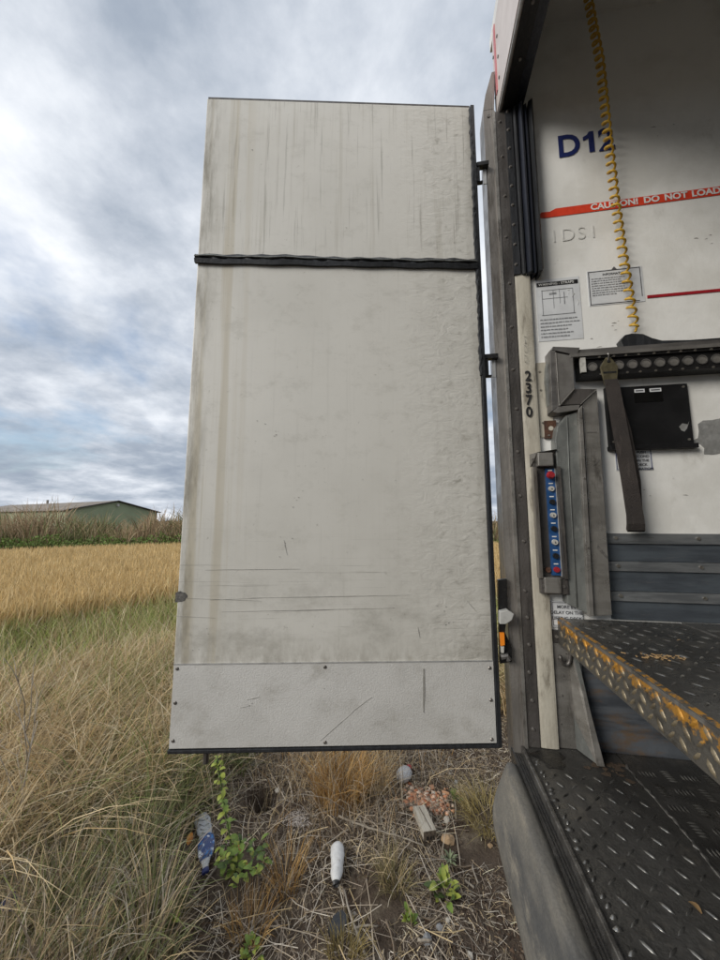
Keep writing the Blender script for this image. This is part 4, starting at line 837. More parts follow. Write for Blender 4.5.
for k in range(70):
    x, y = c0[0] + rnd.gauss(0, .03), c0[1] + rnd.gauss(0, .012); a = rnd.uniform(0, 3.14); L_ = rnd.uniform(.002, .006); w = .0009; z = DZ + 0.0015 + rnd.uniform(0, .002)
    ca, sa = math.cos(a), math.sin(a); b = len(V)
    V += [(x - ca * L_ - sa * w, y - sa * L_ + ca * w, z), (x + ca * L_ - sa * w, y + sa * L_ + ca * w, z), (x + ca * L_ + sa * w, y + sa * L_ - ca * w, z + .002), (x - ca * L_ + sa * w, y - sa * L_ - ca * w, z + .002)]; F.append((b, b + 1, b + 2, b + 3))
me = bpy.data.meshes.new('chaff'); me.from_pydata(V, [], F); me.materials.append(M['leafdry']); stuff(link('chaff', me), 'scatter of tan chaff on the raised deck', 'chaff')
# ================================================================== vegetation
def seg_blades(x, y, h, w, az, lean, face, col, prof, z0=None, K=4, tipc=None, droop=0.35):
    """curved tapering blades: K segments, per-blade arrays; prof = width at each of the K nodes below the tip"""
    n = len(x); t = np.linspace(0, 1, K + 1)
    z0 = gh(x, y) - 0.01 if z0 is None else z0
    hx = h[:, None] * lean[:, None] * t[None] ** 1.8
    vz = h[:, None] * (t[None] - droop * lean[:, None] * t[None] ** 2.4)
    cx = x[:, None] + np.cos(az)[:, None] * hx; cy = y[:, None] + np.sin(az)[:, None] * hx; cz = z0[:, None] + vz
    fx, fy = np.cos(face), np.sin(face)
    V = np.zeros((n, 2 * K + 1, 3), np.float32); Cc = np.zeros((n, 2 * K + 1, 3), np.float32)
    tipc = col if tipc is None else tipc
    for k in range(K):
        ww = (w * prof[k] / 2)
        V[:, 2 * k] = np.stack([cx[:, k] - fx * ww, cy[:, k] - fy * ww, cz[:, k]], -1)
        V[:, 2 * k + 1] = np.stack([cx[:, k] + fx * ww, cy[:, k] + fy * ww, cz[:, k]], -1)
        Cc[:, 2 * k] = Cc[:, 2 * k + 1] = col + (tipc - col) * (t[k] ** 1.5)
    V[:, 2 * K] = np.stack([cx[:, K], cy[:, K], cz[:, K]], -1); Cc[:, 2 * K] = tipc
    b = (np.arange(n) * (2 * K + 1))[:, None]
    F4 = np.concatenate([b + np.array([[2 * k, 2 * k + 1, 2 * k + 3, 2 * k + 2]]) for k in range(K - 1)], 0)
    F3 = b + np.array([[2 * K - 2, 2 * K - 1, 2 * K]])
    return V.reshape(-1, 3), F4, F3, Cc.reshape(-1, 3)
def merge(parts):
    V, A, B, C3 = [], [], [], []; n = 0
    for v, a, b, c in parts:
        V.append(v); A.append(a + n); B.append(b + n); C3.append(c); n += len(v)
    return np.concatenate(V), np.concatenate(A), np.concatenate(B), np.concatenate(C3)
def palette(n, cols, weights, jit=0.18):
    i = rng.choice(len(cols), n, p=np.array(weights) / sum(weights))
    return (np.array(cols, np.float32)[i] * (1 + jit * rng.standard_normal((n, 1)))).clip(0.004, 0.9)
def sector(n, d0, d1, az0, az1, pw=0.0):
    """ground points with camera-forward azimuth az (degrees, right positive) and distance d0..d1; density falls like 1/d**pw"""
    u = rng.random(n); e = 2.0 - pw
    d = (d0 ** e + u * (d1 ** e - d0 ** e)) ** (1 / e) if e else d0 * (d1 / d0) ** u
    a = np.radians(rng.uniform(az0, az1, n)) - YAW
    return d * np.sin(a), d * np.cos(a)
def patch(x, y, s, ph):      # smooth 0..1 patchiness
    return 0.5 + 0.25 * np.sin(s * x + ph) * np.cos(s * 0.8 * y + 2 * ph) + 0.25 * np.sin(s * 0.53 * (x + y) + 3 * ph)
CLEAR = [(337, 875, .16), (203, 855, .15), (405, 778, .10), (424, 828, .13), (430, 803, .15), (448, 839, .06), (236, 880, .10), (262, 803, .12), (335, 930, .06), (298, 822, .07)]
def outside_truck(x, y):
    ok = ~((x > 0.12) & (y < 1.75))
    for px_, py_, r_ in CLEAR:
        P_ = onZ(px_, py_); ok &= ((x - P_[0]) ** 2 + (y - P_[1] + r_ * .4) ** 2) > r_ * r_ * (0.75 + 0.25 * np.sin(x * 41 + y * 57))
    return ok
GOLD = [(0.62, 0.455, 0.215), (0.55, 0.395, 0.18), (0.68, 0.53, 0.29), (0.48, 0.35, 0.165)]
TAN = [(0.60, 0.475, 0.29), (0.49, 0.375, 0.21), (0.68, 0.585, 0.41), (0.33, 0.235, 0.13), (0.53, 0.38, 0.19)]
GREEN = [(0.135, 0.165, 0.045), (0.095, 0.125, 0.036), (0.20, 0.215, 0.075), (0.16, 0.17, 0.06)]
DEAD = [(0.35, 0.29, 0.22), (0.235, 0.19, 0.145), (0.50, 0.445, 0.365), (0.13, 0.10, 0.075), (0.38, 0.285, 0.175)]
U = rng.uniform
# ripe cereal crop
x, y = sector(120000, 6.4, 21.8, -66, 34, 1.2)
dd = np.hypot(x, y); keep = (dd > 6.9 + 0.8 * np.sin(x * 1.1) + 0.8 * (rng.random(len(x)) - 0.5)) & outside_truck(x, y); x, y = x[keep], y[keep]; n = len(x); dd = dd[keep]
c = palette(n, GOLD, [3, 2, 2, 1], 0.14)
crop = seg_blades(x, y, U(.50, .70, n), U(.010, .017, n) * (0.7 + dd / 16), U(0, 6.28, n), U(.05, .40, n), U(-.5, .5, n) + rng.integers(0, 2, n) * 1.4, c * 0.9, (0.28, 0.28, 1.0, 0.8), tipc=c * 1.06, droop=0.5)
stuff(link('ripe_crop', np_mesh('ripe_crop', *crop, M['blade'])), 'golden ripe cereal crop covering the field behind the grass', 'crop')
# green grass belt in front of the crop
x, y = sector(56000, 3.6, 8.0, -66, 40, 0.8)
pp = patch(x, y, 1.1, 1.7); keep = (rng.random(len(x)) < 0.25 + 0.9 * pp) & outside_truck(x, y); x, y, pp = x[keep], y[keep], pp[keep]; n = len(x)
isg = (rng.random(n) < 0.48 + 0.5 * pp)[:, None]
c = np.where(isg, palette(n, [(0.27, 0.31, 0.085), (0.21, 0.26, 0.07), (0.36, 0.38, 0.14), (0.31, 0.315, 0.115)], [2, 2, 2, 2]), palette(n, TAN, [3, 2, 2, 1, 1]))
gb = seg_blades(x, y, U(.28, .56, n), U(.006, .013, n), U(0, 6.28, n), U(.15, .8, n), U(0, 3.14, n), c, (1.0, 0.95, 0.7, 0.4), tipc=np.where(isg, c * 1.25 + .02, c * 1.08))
stuff(link('green_grass_belt', np_mesh('green_grass_belt', *gb, M['blade'])), 'belt of green and straw grass before the golden crop', 'grass')
# pale arching dry grass
x, y = sector(56000, 1.9, 4.9, -66, 40, 0.7)
az_ = np.degrees(np.arctan2(x, y)) + 9.4
lit_ = np.clip((-1.15 - 0.30 * (y - 1.6) - x) / 0.3, 0, 1) + (np.hypot(x, y) > 3.4) * 0.8
pp = patch(x, y, 2.3, 0.4); keep = (rng.random(len(x)) < np.clip(lit_, 0, 1) * (0.3 + 0.9 * pp)) & outside_truck(x, y) & (np.hypot(x, y) > 2.0 + 0.5 * np.sin(3 * x)); x, y = x[keep], y[keep]; n = len(x)
grn = (rng.random(n) < np.clip(patch(x, y, 3.0, 2.6) - .55, 0, 1))[:, None]
c = np.where(grn, palette(n, [(0.22, 0.25, 0.08), (0.30, 0.31, 0.12), (0.15, 0.18, 0.06)], [2, 2, 2]), palette(n, TAN, [4, 3, 3, 2, 2], 0.2))
wind = np.where(rng.random(n) < .45, 0.9 + rng.standard_normal(n) * .9, U(0, 6.28, n)) + 1.2 * np.sin(2.1 * x) * np.cos(1.7 * y)
tg = seg_blades(x, y, U(.30, .72, n), U(.0045, .0115, n), wind, U(.25, 1.25, n), U(0, 3.14, n), c, (0.9, 0.85, 0.7, 0.5, 0.3), K=5, tipc=c * 1.1, droop=0.42)
stuff(link('dry_grass', np_mesh('dry_grass', *tg, M['blade'])), 'pale dry grass arching over at mid distance on the left', 'grass')
# nearer rough grass, olive and brown, growing in clumps
cx_, cy_ = [], []
for k in range(1500):
    d = rng.uniform(1.05, 3.3); a = np.radians(rng.uniform(-70, -14)) - YAW; px_, py_ = d * math.sin(a), d * math.cos(a)
    if px_ < -1.20 - 0.30 * (py_ - 1.6) + 0.13 * rng.standard_normal() and all((px_ - onZ(*q_[:2])[0]) ** 2 + (py_ - onZ(*q_[:2])[1] + .06) ** 2 > .22 ** 2 for q_ in CLEAR[1:2]): cx_.append(px_); cy_.append(py_)
cx_, cy_ = np.array(cx_), np.array(cy_); m_ = 52
n = len(cx_) * m_; x = np.repeat(cx_, m_) + rng.standard_normal(n) * .034; y = np.repeat(cy_, m_) + rng.standard_normal(n) * .034
clump_green = np.repeat((rng.random(len(cx_)) < 0.22 + 0.6 * patch(cx_, cy_, 2.6, 2.2)), m_)
isg = (clump_green & (rng.random(n) < .72))[:, None]
c = np.where(isg, palette(n, [(0.15, 0.175, 0.065), (0.10, 0.125, 0.045), (0.21, 0.225, 0.10), (0.27, 0.275, 0.15)], [3, 2, 2, 2]), palette(n, DEAD + TAN[:2], [4, 3, 3, 2, 3, 4, 3]))
caz = np.arctan2(y - np.repeat(cy_, m_), x - np.repeat(cx_, m_)) + rng.standard_normal(n) * .7
ch = np.repeat(U(.16, .40, len(cx_)), m_)
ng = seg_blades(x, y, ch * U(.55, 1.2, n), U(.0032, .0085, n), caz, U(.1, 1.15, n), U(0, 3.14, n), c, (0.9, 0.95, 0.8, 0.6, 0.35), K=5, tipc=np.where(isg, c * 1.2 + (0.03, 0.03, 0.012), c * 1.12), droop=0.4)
stuff(link('rough_grass', np_mesh('rough_grass', *ng, M['blade'])), 'rough olive and brown grass clumps in the left foreground', 'grass')
# brown standing stems behind and below the door
x, y = U(-1.15, 0.30, 15000), U(1.55, 4.0, 15000)
dens_ = np.clip((y - 1.75) / 1.2, 0.05, 1) * np.clip((0.25 - x) / 0.7, 0.05, 1) * (0.15 + 1.0 * patch(x, y, 4.1, 0.9))
keep = (rng.random(len(x)) < dens_) & outside_truck(x, y); x, y = x[keep], y[keep]; n = len(x)
c = palette(n, DEAD + TAN[:1] + [(0.40, 0.24, 0.09)], [3, 2, 3, 1, 3, 3, 2], .2)
bs = seg_blades(x, y, U(.10, .42, n), U(.002, .0048, n), U(0, 6.28, n), U(.1, 1.3, n), U(0, 3.14, n), c, (0.9, 0.9, 0.8, 0.6), droop=0.4)
stuff(link('brown_stems', np_mesh('brown_stems', *bs, M['blade'])), 'thin brown dead stems standing behind the lower door edge', 'grass')
# flattened dead stalks and straw on the soil
def litter(n, x, y, L0, L1, w0, w1, cols, wts, zoff):
    a = U(0, 6.28, n); L_ = U(L0, L1, n); w = U(w0, w1, n); b = U(-.3, .3, n); K = 4
    t = np.linspace(-.5, .5, K); V = np.zeros((n, 2 * K, 3), np.float32)
    tilt = rng.standard_normal(n) * 0.10
    for k in range(K):
        ang = a + b * t[k]; px_ = x + np.cos(ang) * L_ * t[k]; py_ = y + np.sin(ang) * L_ * t[k]
        z = gh(px_, py_) + zoff + U(0, .005, n) * (k in (1, 2)) + np.abs(tilt) * L_ * (0.5 + t[k] * np.sign(tilt)) * 0.7
        V[:, 2 * k] = np.stack([px_ - np.sin(ang) * w / 2, py_ + np.cos(ang) * w / 2, z], -1)
        V[:, 2 * k + 1] = np.stack([px_ + np.sin(ang) * w / 2, py_ - np.cos(ang) * w / 2, z + w * .3], -1)
    bb = (np.arange(n) * 2 * K)[:, None]
    F4 = np.concatenate([bb + np.array([[2 * k, 2 * k + 1, 2 * k + 3, 2 * k + 2]]) for k in range(K - 1)], 0)
    c = palette(n, cols, wts, .22)
    return V.reshape(-1, 3), F4, np.zeros((0, 3), int), np.repeat(c, 2 * K, 0)
n = 85000; x, y = U(-1.7, 0.8, n), U(1.15, 3.6, n)
keep = (rng.random(n) < 0.25 + 0.75 * patch(x, y, 3.1, 1.1)) & (rng.random(n) < np.clip(1.1 - (x + 0.25) * 1.4 * (y < 2.4), 0.34, 1)) & outside_truck(x - 0.2, y); x, y = x[keep], y[keep]; n = len(x)
l1 = litter(n, x, y, .010, .075, .0009, .0026, DEAD + TAN[:3] + [(0.07, 0.05, 0.035)], [4, 5, 3, 5, 3, 1, 1, 1, 5], .004)
n = 1000; x, y = U(-1.6, 0.15, n), U(1.2, 3.2, n); keep = outside_truck(x - 0.25, y); x, y = x[keep], y[keep]; n = len(x)
l2 = litter(n, x, y, .08, .34, .0014, .0036, DEAD[:3] + TAN[:3], [4, 5, 3, 1, 1, .6], .010)
stuff(link('straw_litter', np_mesh('straw_litter', *merge([l1, l2]), M['twig'])), 'flattened dead stalks and straw littering the bare soil', 'straw')
# crumbs of soil
n = 30000; x, y = U(-1.2, 0.8, n), U(1.2, 3.0, n); keep = outside_truck(x - .3, y) & (rng.random(n) < 0.25 + 0.75 * np.clip((x + 0.4), 0, 1)); x, y = x[keep], y[keep]; n = len(x)
s_ = np.abs(rng.standard_normal(n)) * .005 + .002
base8 = np.array([(1, 0, 0), (-.5, .87, 0), (-.5, -.87, 0), (0, 0, .9)], np.float32)
V = base8[None] * s_[:, None, None] * U(.6, 1.3, (n, 4, 1)); rot = U(0, 6.28, n); cR, sR = np.cos(rot)[:, None], np.sin(rot)[:, None]
V = np.stack([V[..., 0] * cR - V[..., 1] * sR + x[:, None], V[..., 0] * sR + V[..., 1] * cR + y[:, None], V[..., 2] + gh(x, y)[:, None]], -1)
bb = (np.arange(n) * 4)[:, None]; F3 = np.concatenate([bb + np.array([q]) for q in ((0, 1, 3), (1, 2, 3), (2, 0, 3))], 0)
stuff(link('soil_crumbs', np_mesh('soil_crumbs', V.reshape(-1, 3), np.zeros((0, 4), int), F3, np.repeat(palette(n, [(0.085, 0.055, 0.036), (0.05, 0.034, 0.024), (0.14, 0.105, 0.075), (0.33, 0.30, 0.26)], [4, 3, 2, .25]), 4, 0), M['twig'])), 'dark crumbly soil scattered beside the rubber buffer', 'soil')
# tufts with a look of their own
def tuft(px, py, n, r, h0, h1, cols, wts, label, lean=(.2, .9), w=(.0025, .005)):
    P = onZ(px, py, 0.0); a = U(0, 6.28, n); rr = r * np.sqrt(rng.random(n))
    x, y = P[0] + np.cos(a) * rr, P[1] + np.sin(a) * rr; c = palette(n, cols, wts, .18)
    v = seg_blades(x, y, U(h0, h1, n), U(*w, n), a + rng.standard_normal(n) * .5, U(*lean, n), U(0, 3.14, n), c, (1, .95, .8, .6, .35), K=5, tipc=c * 1.12)
    o = link('grass_tuft', np_mesh('grass_tuft', *v, M['blade'])); tag(o, label, 'grass tuft', 'single grass tufts')
    return o
ORG = [(0.46, 0.28, 0.10), (0.38, 0.22, 0.08), (0.52, 0.36, 0.16), (0.25, 0.16, 0.07)]
tuft(340, 800, 520, .15, .18, .40, ORG, [3, 3, 2, 1], 'golden orange dry grass tuft just below the middle of the door bottom')
tuft(376, 792, 220, .08, .14, .30, TAN, [3, 2, 3, 1, 1], 'pale straw tuft between the golden tuft and the red capped bottle')
tuft(487, 815, 360, .13, .08, .20, [(0.36, 0.28, 0.11), (0.28, 0.23, 0.09), (0.44, 0.36, 0.18)], [2, 2, 2], 'low yellowish tuft beside the rubber buffer', (.5, 1.4))
tuft(395, 885, 200, .07, .06, .17, [(0.25, 0.21, 0.10), (0.17, 0.15, 0.065), (0.33, 0.26, 0.14)], [2, 2, 2], 'small olive tuft below the wooden block', (.3, 1.2))
tuft(285, 885, 160, .08, .08, .22, ORG + DEAD[:2], [3, 2, 2, 1, 2, 2], 'thin orange brown tuft left of the white bottle')
tuft(250, 930, 200, .08, .06, .17, ORG + DEAD[:2], [3, 2, 2, 1, 2, 2], 'short rusty tuft right of the leafy climber base')
tuft(345, 962, 150, .07, .05, .13, [(0.26, 0.2, 0.08), (0.2, 0.16, 0.07)], [1, 1], 'stubby ochre tuft below the black scrap')
# overgrown bank behind the crop
n = 15000; s = U(-44, 30, n); dpt = U(21.6, 25.0, n)
cYw, sYw = math.cos(YAW), math.sin(YAW)
def lat(s, d): return s * cYw - d * sYw, s * sYw + d * cYw
x, y = lat(s, dpt)
hh = 1.55 * (1.45 + 0.35 * np.sin(s * 0.55 + 1) + 0.25 * np.sin(s * 1.7) + 0.16 * np.sin(s * 4.1)) * U(.62, 1.25, n) * (0.82 + 0.22 * (dpt - 21.6) / 3.4)
isb = rng.random(n) < 0.62 + 0.25 * np.sin(s * 0.8)
c = np.where(isb[:, None], palette(n, [(0.36, 0.265, 0.155), (0.28, 0.20, 0.11), (0.45, 0.36, 0.235), (0.31, 0.215, 0.14)], [3, 3, 2, 2]), palette(n, [(0.15, 0.16, 0.065), (0.20, 0.20, 0.09), (0.11, 0.13, 0.05)], [2, 2, 2]))
rb_ = seg_blades(x, y, hh, U(.02, .06, n), U(0, 6.28, n), U(.05, .75, n), U(-.6, .6, n), c * 0.9, (0.35, 0.5, 1.0, 0.9), tipc=c * 1.12)
stuff(link('reed_bank', np_mesh('reed_bank', *rb_, M['blade'])), 'bank of brown reeds and tall weeds behind the crop', 'reeds')
n = 26000; s = U(-44, 30, n); x, y = lat(s, U(21.2, 24.0, n) - 0.3)
hmx = 0.40 + 0.28 * np.clip((s + 13.5) / 4, 0, 1) * (s < 0) + 0.12 * np.sin(s * 1.9) + 0.09 * np.sin(s * 5.0)
zb_ = U(0, 1, n) * np.clip(hmx, .15, 1) * 1.5
c = palette(n, [(0.16, 0.235, 0.06), (0.12, 0.18, 0.048), (0.21, 0.27, 0.085), (0.25, 0.25, 0.11)], [3, 3, 2, 1])
nb_ = seg_blades(x, y, U(.08, .22, n), U(.05, .13, n), U(0, 6.28, n), U(.2, 1.2, n), U(0, 3.14, n), c, (.3, 1.0, .9, .5), z0=zb_, tipc=c * 1.15)
stuff(link('nettle_bank', np_mesh('nettle_bank', *nb_, M['blade'])), 'green leafy nettles along the foot of the reed bank', 'nettles')
# ---- barn far behind the bank
def far(px, py, d): v = _f + _r * (px - 360) / FPX + _u * (480 - py) / FPX; return _c + v * (d / math.hypot(v[0], v[1]))
pk = far(117.5, 501.2, 80); RZ = pk[2]; q = far(14, 509, 118); RD = np.array([q[0] - pk[0], q[1] - pk[1], 0]); RD /= np.linalg.norm(RD); GD = np.array([-RD[1], RD[0], 0])
if to_px(pk + GD * 5)[0] < to_px(pk)[0]: GD = -GD
GL = 44.0; HW = 8.0; EZ = RZ - 1.9
barn = thing('barn', 'long low barn with pale green gable and grey brown roof beyond the reeds', 'barn', (pk[0], pk[1], 0))
M['barngreen'] = mat('pale_green_cladding', (0.27, 0.315, 0.19), 0.7, var=(0.235, 0.275, 0.165), var_scale=0.3, bump=0.1, bump_scale=2)
M['barnroof'] = mat('weathered_fibre_roof', (0.225, 0.195, 0.165), 0.85, var=(0.16, 0.135, 0.11), var_scale=0.25, dirt=(0.30, 0.27, 0.23), dirt_scale=(.4, .4, .4), dirt_lo=.5, dirt_hi=.7)
b2 = np.array([pk[0], pk[1], 0.0])
MB().prism([b2 + GD * HW, b2 + GD * HW + (0, 0, EZ), b2 + (0, 0, RZ - 0.12), b2 - GD * HW + (0, 0, EZ), b2 - GD * HW], RD * GL).build('wall', 'barngreen', barn)
for sg in (1, -1):
    a_ = b2 - RD * 0.35 + GD * sg * (HW + 0.5) + (0, 0, EZ - 0.10); c_ = b2 - RD * 0.35 + (0, 0, RZ)
    MB().prism([a_, c_, c_ + (0, 0, 0.12), a_ + (0, 0, 0.12)], RD * (GL + 0.7)).build('roof', 'barnroof', barn)
MB().tube([b2 - RD * .4 + GD * (HW + .5) + (0, 0, EZ - .05), b2 - RD * .4 + (0, 0, RZ + .06), b2 - RD * .4 - GD * (HW + .5) + (0, 0, EZ - .05)], 0.11, 5).build('barge_board', 'darksteel', barn)
lp_ = b2 - RD * 0.25 + (0, 0, RZ - 0.75); MB().box(tuple(lp_ - (.16, .16, .22)), tuple(lp_ + (.16, .16, .22))).build('gable_lamp', 'whiteplastic', barn)
vt = b2 + RD * 26 + (0, 0, RZ); MB().tube([vt, vt + np.array((0, 0, .9))], 0.22, 6).build('roof_vent', 'barnroof', barn)

# ================================================================== litter and plants on the ground
def gnd(px, py): P = onZ(px, py, 0.0); P[2] = float(gh(P[0], P[1])); return Vector(P)
def lay(objs_root, a, b, lift):
    """lay a thing modelled along +X (length 1 unit = 1 m) from ground point a towards b"""
    d = (b - a); objs_root.location = (a.x, a.y, max(a.z, b.z) + lift); objs_root.rotation_euler = (0, 0, math.atan2(d.y, d.x)); return d.length
def revolve(prof, fx=None, sides=18):
    rings = []
    for x_, r_ in prof:
        ring_ = []
        for k in range(sides):
            a = 2 * math.pi * k / sides; p = (x_, r_ * math.cos(a), r_ * math.sin(a)); ring_.append(fx(p) if fx else p)
        rings.append(ring_)
    return MB().loft(rings)
def part(mb, name, m, root, smooth=True):
    o = mb.build(name, m, None, smooth=smooth); o.parent = root; return o
M['bottlewhite'] = mat('dirty_white_plastic', (0.66, 0.66, 0.65), 0.4, var=(0.55, 0.55, 0.54), var_scale=20, dirt=(0.24, 0.22, 0.19), dirt_scale=(30, 60, 60), dirt_lo=.52, dirt_hi=.74, dirt_amt=.7, bump=.3, bump_scale=30)
def clear(name, tint, rough):
    m = bpy.data.materials.new(name); m.use_nodes = True; b = m.node_tree.nodes['Principled BSDF']
    N = m.node_tree.nodes; L = m.node_tree.links
    b.inputs['Base Color'].default_value = (*tint, 1); b.inputs['Roughness'].default_value = rough; b.inputs['Transmission Weight'].default_value = 0.38; b.inputs['IOR'].default_value = 1.25
    nz = N.new('ShaderNodeTexNoise'); nz.inputs['Scale'].default_value = 35; bp = N.new('ShaderNodeBump'); bp.inputs['Strength'].default_value = .7; bp.inputs['Distance'].default_value = .01
    L.new(nz.outputs['Fac'], bp.inputs['Height']); L.new(bp.outputs[0], b.inputs['Normal']); return m
M['clear'] = clear('scuffed_clear_plastic', (0.86, 0.88, 0.90), 0.2)
M['labelblue'] = mat('blue_white_label', (0.030, 0.055, 0.17), 0.4, var=(0.62, 0.66, 0.72), var_scale=26, var_lo=.5, var_hi=.56, var_amt=1.0, dirt=(0.05, 0.22, 0.55), dirt_scale=(45, 45, 45), dirt_lo=.52, dirt_hi=.6, dirt_amt=.8)
# white bottle
a, b = gnd(337, 853), gnd(336.5, 897)
wb = thing('plastic_bottle', 'dirty white plastic bottle lying neck towards the camera on bare soil', 'bottle'); L_ = lay(wb, a, b, 0.026); k = L_
wf = lambda p: (p[0], p[1] * (1 + .07 * math.sin(p[0] * 38)) + .003 * math.sin(p[0] * 22), p[2] * (.74 + .12 * math.sin(p[0] * 55 + p[1] * 60)))
part(revolve([(0.0, .006), (0.004, .022), (0.018, .031), (k * .14, .033), (k * .22, .032), (k * .3, .034), (k * .38, .0315), (k * .46, .033), (k * .55, .030), (k * .62, .032), (k * .70, .031), (k * .80, .024), (k * .86, .017), (k * .90, .0155)], wf), 'bottle_body', 'bottlewhite', wb)
part(revolve([(k * .899, .0135), (k * .90, .0165), (k * .925, .0165), (k * .926, .0135), (k * .98, .0135), (k * .98, .011), (k * .95, .009)], wf), 'bottle_neck', 'black', wb)
# crushed clear bottle with a blue label
a, b = gnd(200, 827), gnd(207, 880)
cb_ = thing('plastic_bottle', 'crushed clear bottle with blue label beside the leafy climber', 'bottle'); k = lay(cb_, a, b, 0.03)
def crush(p):
    x_, y_, z_ = p; t = x_ / k
    return (x_, y_ * (1.10 + .10 * math.sin(t * 11)) + .012 * math.sin(t * 4), z_ * (.42 + .16 * math.sin(t * 14 + y_ * 60)) + .010 * math.sin(t * 9 + 2) + .05 * t * 0)
body = [(0, .008), (.012, .026), (k * .12, .034), (k * .22, .032), (k * .3, .035), (k * .4, .031), (k * .5, .034), (k * .62, .033), (k * .75, .030), (k * .85, .022), (k * .93, .014), (k, .013)]
part(revolve(body, crush), 'bottle_body', 'clear', cb_)
part(revolve([(x_, r_ * 1.03 + .001) for x_, r_ in ((k * .50, .034), (k * .56, .0335), (k * .62, .033), (k * .70, .0315), (k * .78, .0285), (k * .86, .0225))], crush), 'bottle_label', 'labelblue', cb_)
M['foil'] = mat('creased_silver_film', (0.55, 0.58, 0.60), 0.3, 0.5, var=(0.25, 0.27, 0.29), var_scale=40, var_lo=.45, var_hi=.55, bump=.6, bump_scale=40)
for q in range(5): part(MB().tube([crush((k * (.06 + .08 * q), -.02, .035)), crush((k * (.10 + .08 * q), .0, .037)), crush((k * (.07 + .08 * q), .022, .033))], .0022, 5), 'crease', 'foil', cb_)
part(revolve([(k * .98, .0145), (k * .99, .0165), (k * 1.05, .0165), (k * 1.055, .012)], crush), 'bottle_cap', 'navy', cb_)
# round clear bottle with red cap
a, b = gnd(400, 785), gnd(409, 772)
rc = thing('plastic_bottle', 'small round clear bottle with red cap near the red rubble', 'bottle'); k = lay(rc, a, b, 0.035)
rf = lambda p: (p[0], p[1], p[2] * (.75 + .06 * math.sin(p[0] * 60)))
part(revolve([(0, .010), (.010, .035), (k * .25, .046), (k * .5, .049), (k * .72, .042), (k * .86, .024), (k * .92, .016)], rf), 'bottle_body', 'clear', rc)
part(revolve([(k * .92, .0155), (k * .93, .019), (k * 1.06, .019), (k * 1.065, .014)], rf), 'bottle_cap', 'redplastic', rc)
# wooden block
M['wood'] = mat('weathered_wood', (0.45, 0.415, 0.345), 0.85, var=(0.30, 0.265, 0.205), var_scale=6, var_map=(2, 14, 14), dirt=(0.12, 0.095, 0.065), dirt_scale=(12, 60, 60), dirt_lo=.54, dirt_hi=.7, dirt_amt=.8, bump=.6, bump_scale=14, bump_map=(1, 14, 14))
M['woodend'] = mat('dark_wood_end', (0.075, 0.058, 0.042), 0.9, var=(0.16, 0.125, 0.09), var_scale=60, bump=.6, bump_scale=60)
a, b = gnd(419, 814), gnd(430, 840)
wd = thing('wooden_block', 'short weathered wooden block lying below the red brick rubble', 'wood block'); k = lay(wd, a, b, 0.0)
part(MB().box((0, -.036, -.006), (k, .036, .042)), 'block_body', 'wood', wd, smooth=False)
part(MB().box((k + .0002, -.035, -.005), (k + .003, .035, .041)), 'sawn_end', 'woodend', wd, smooth=False)
for q in (-.018, .001, .017): part(MB().box((k + .0031, q, .002), (k + .005, q + .007, .018)), 'end_notch', 'black', wd, smooth=False)
part(MB().prism([(k * .08, -.004, .0421), (k * .95, .010, .0421), (k * .96, .013, .0421), (k * .08, .0, .0421)], (0, 0, .001)), 'long_crack', 'woodend', wd, smooth=False)
# red brick rubble: one mass of chips
def stone_mesh(name, seed, sub=1, flat=.7):
    bm = bmesh.new(); bmesh.ops.create_icosphere(bm, subdivisions=sub, radius=1.0); r = random.Random(seed)
    for v in bm.verts: v.co *= r.uniform(.72, 1.12); v.co.z *= flat
    me = bpy.data.meshes.new(name); bm.to_mesh(me); bm.free(); return me
chips = []
for s0 in range(7):
    r_ = random.Random(s0); chips.append(np.array([(sx_ * r_.uniform(.5, 1.2), sy_ * r_.uniform(.5, 1.2), sz_ * r_.uniform(.3, .75)) for sz_ in (-1, 1) for sx_, sy_ in ((-1, -1), (1, -1), (1, 1), (-1, 1))]))
cf = np.array([(0, 2, 1), (0, 3, 2), (4, 5, 6), (4, 6, 7), (0, 1, 5), (0, 5, 4), (1, 2, 6), (1, 6, 5), (2, 3, 7), (2, 7, 6), (3, 0, 4), (3, 4, 7)])
parts_ = []
for k in range(520):
    t = rnd.random(); px = 409 + 36 * t + rnd.gauss(0, 5); py = 794 + 12 * t + rnd.gauss(0, 6.0); 
    if rnd.random() < .12: px += rnd.gauss(0, 8); py += rnd.gauss(0, 8)
    P = gnd(px, py); s_ = rnd.choice((.004, .005, .007, .009, .012)) * rnd.uniform(.7, 1.2)
    v = chips[k % 7] * np.array((s_ * rnd.uniform(.7, 1.6), s_ * rnd.uniform(.5, 1.0), s_)); an = rnd.uniform(0, 6.28); ca, sa = math.cos(an), math.sin(an)
    v = np.stack([v[:, 0] * ca - v[:, 1] * sa + P.x, v[:, 0] * sa + v[:, 1] * ca + P.y, v[:, 2] + P.z + s_ * .4], -1)
    col = np.array(rnd.choice(((0.55, 0.25, 0.14), (0.62, 0.33, 0.20), (0.46, 0.18, 0.09), (0.68, 0.47, 0.34), (0.58, 0.30, 0.17), (0.7, 0.55, 0.42)))) * rnd.uniform(.75, 1.15)
    parts_.append((v.astype(np.float32), np.zeros((0, 4), int), cf, np.repeat(col[None], len(v), 0)))
stuff(link('brick_rubble', np_mesh('brick_rubble', *merge(parts_), M['twig'])), 'small heap of orange red brick chips above the wooden block', 'rubble')
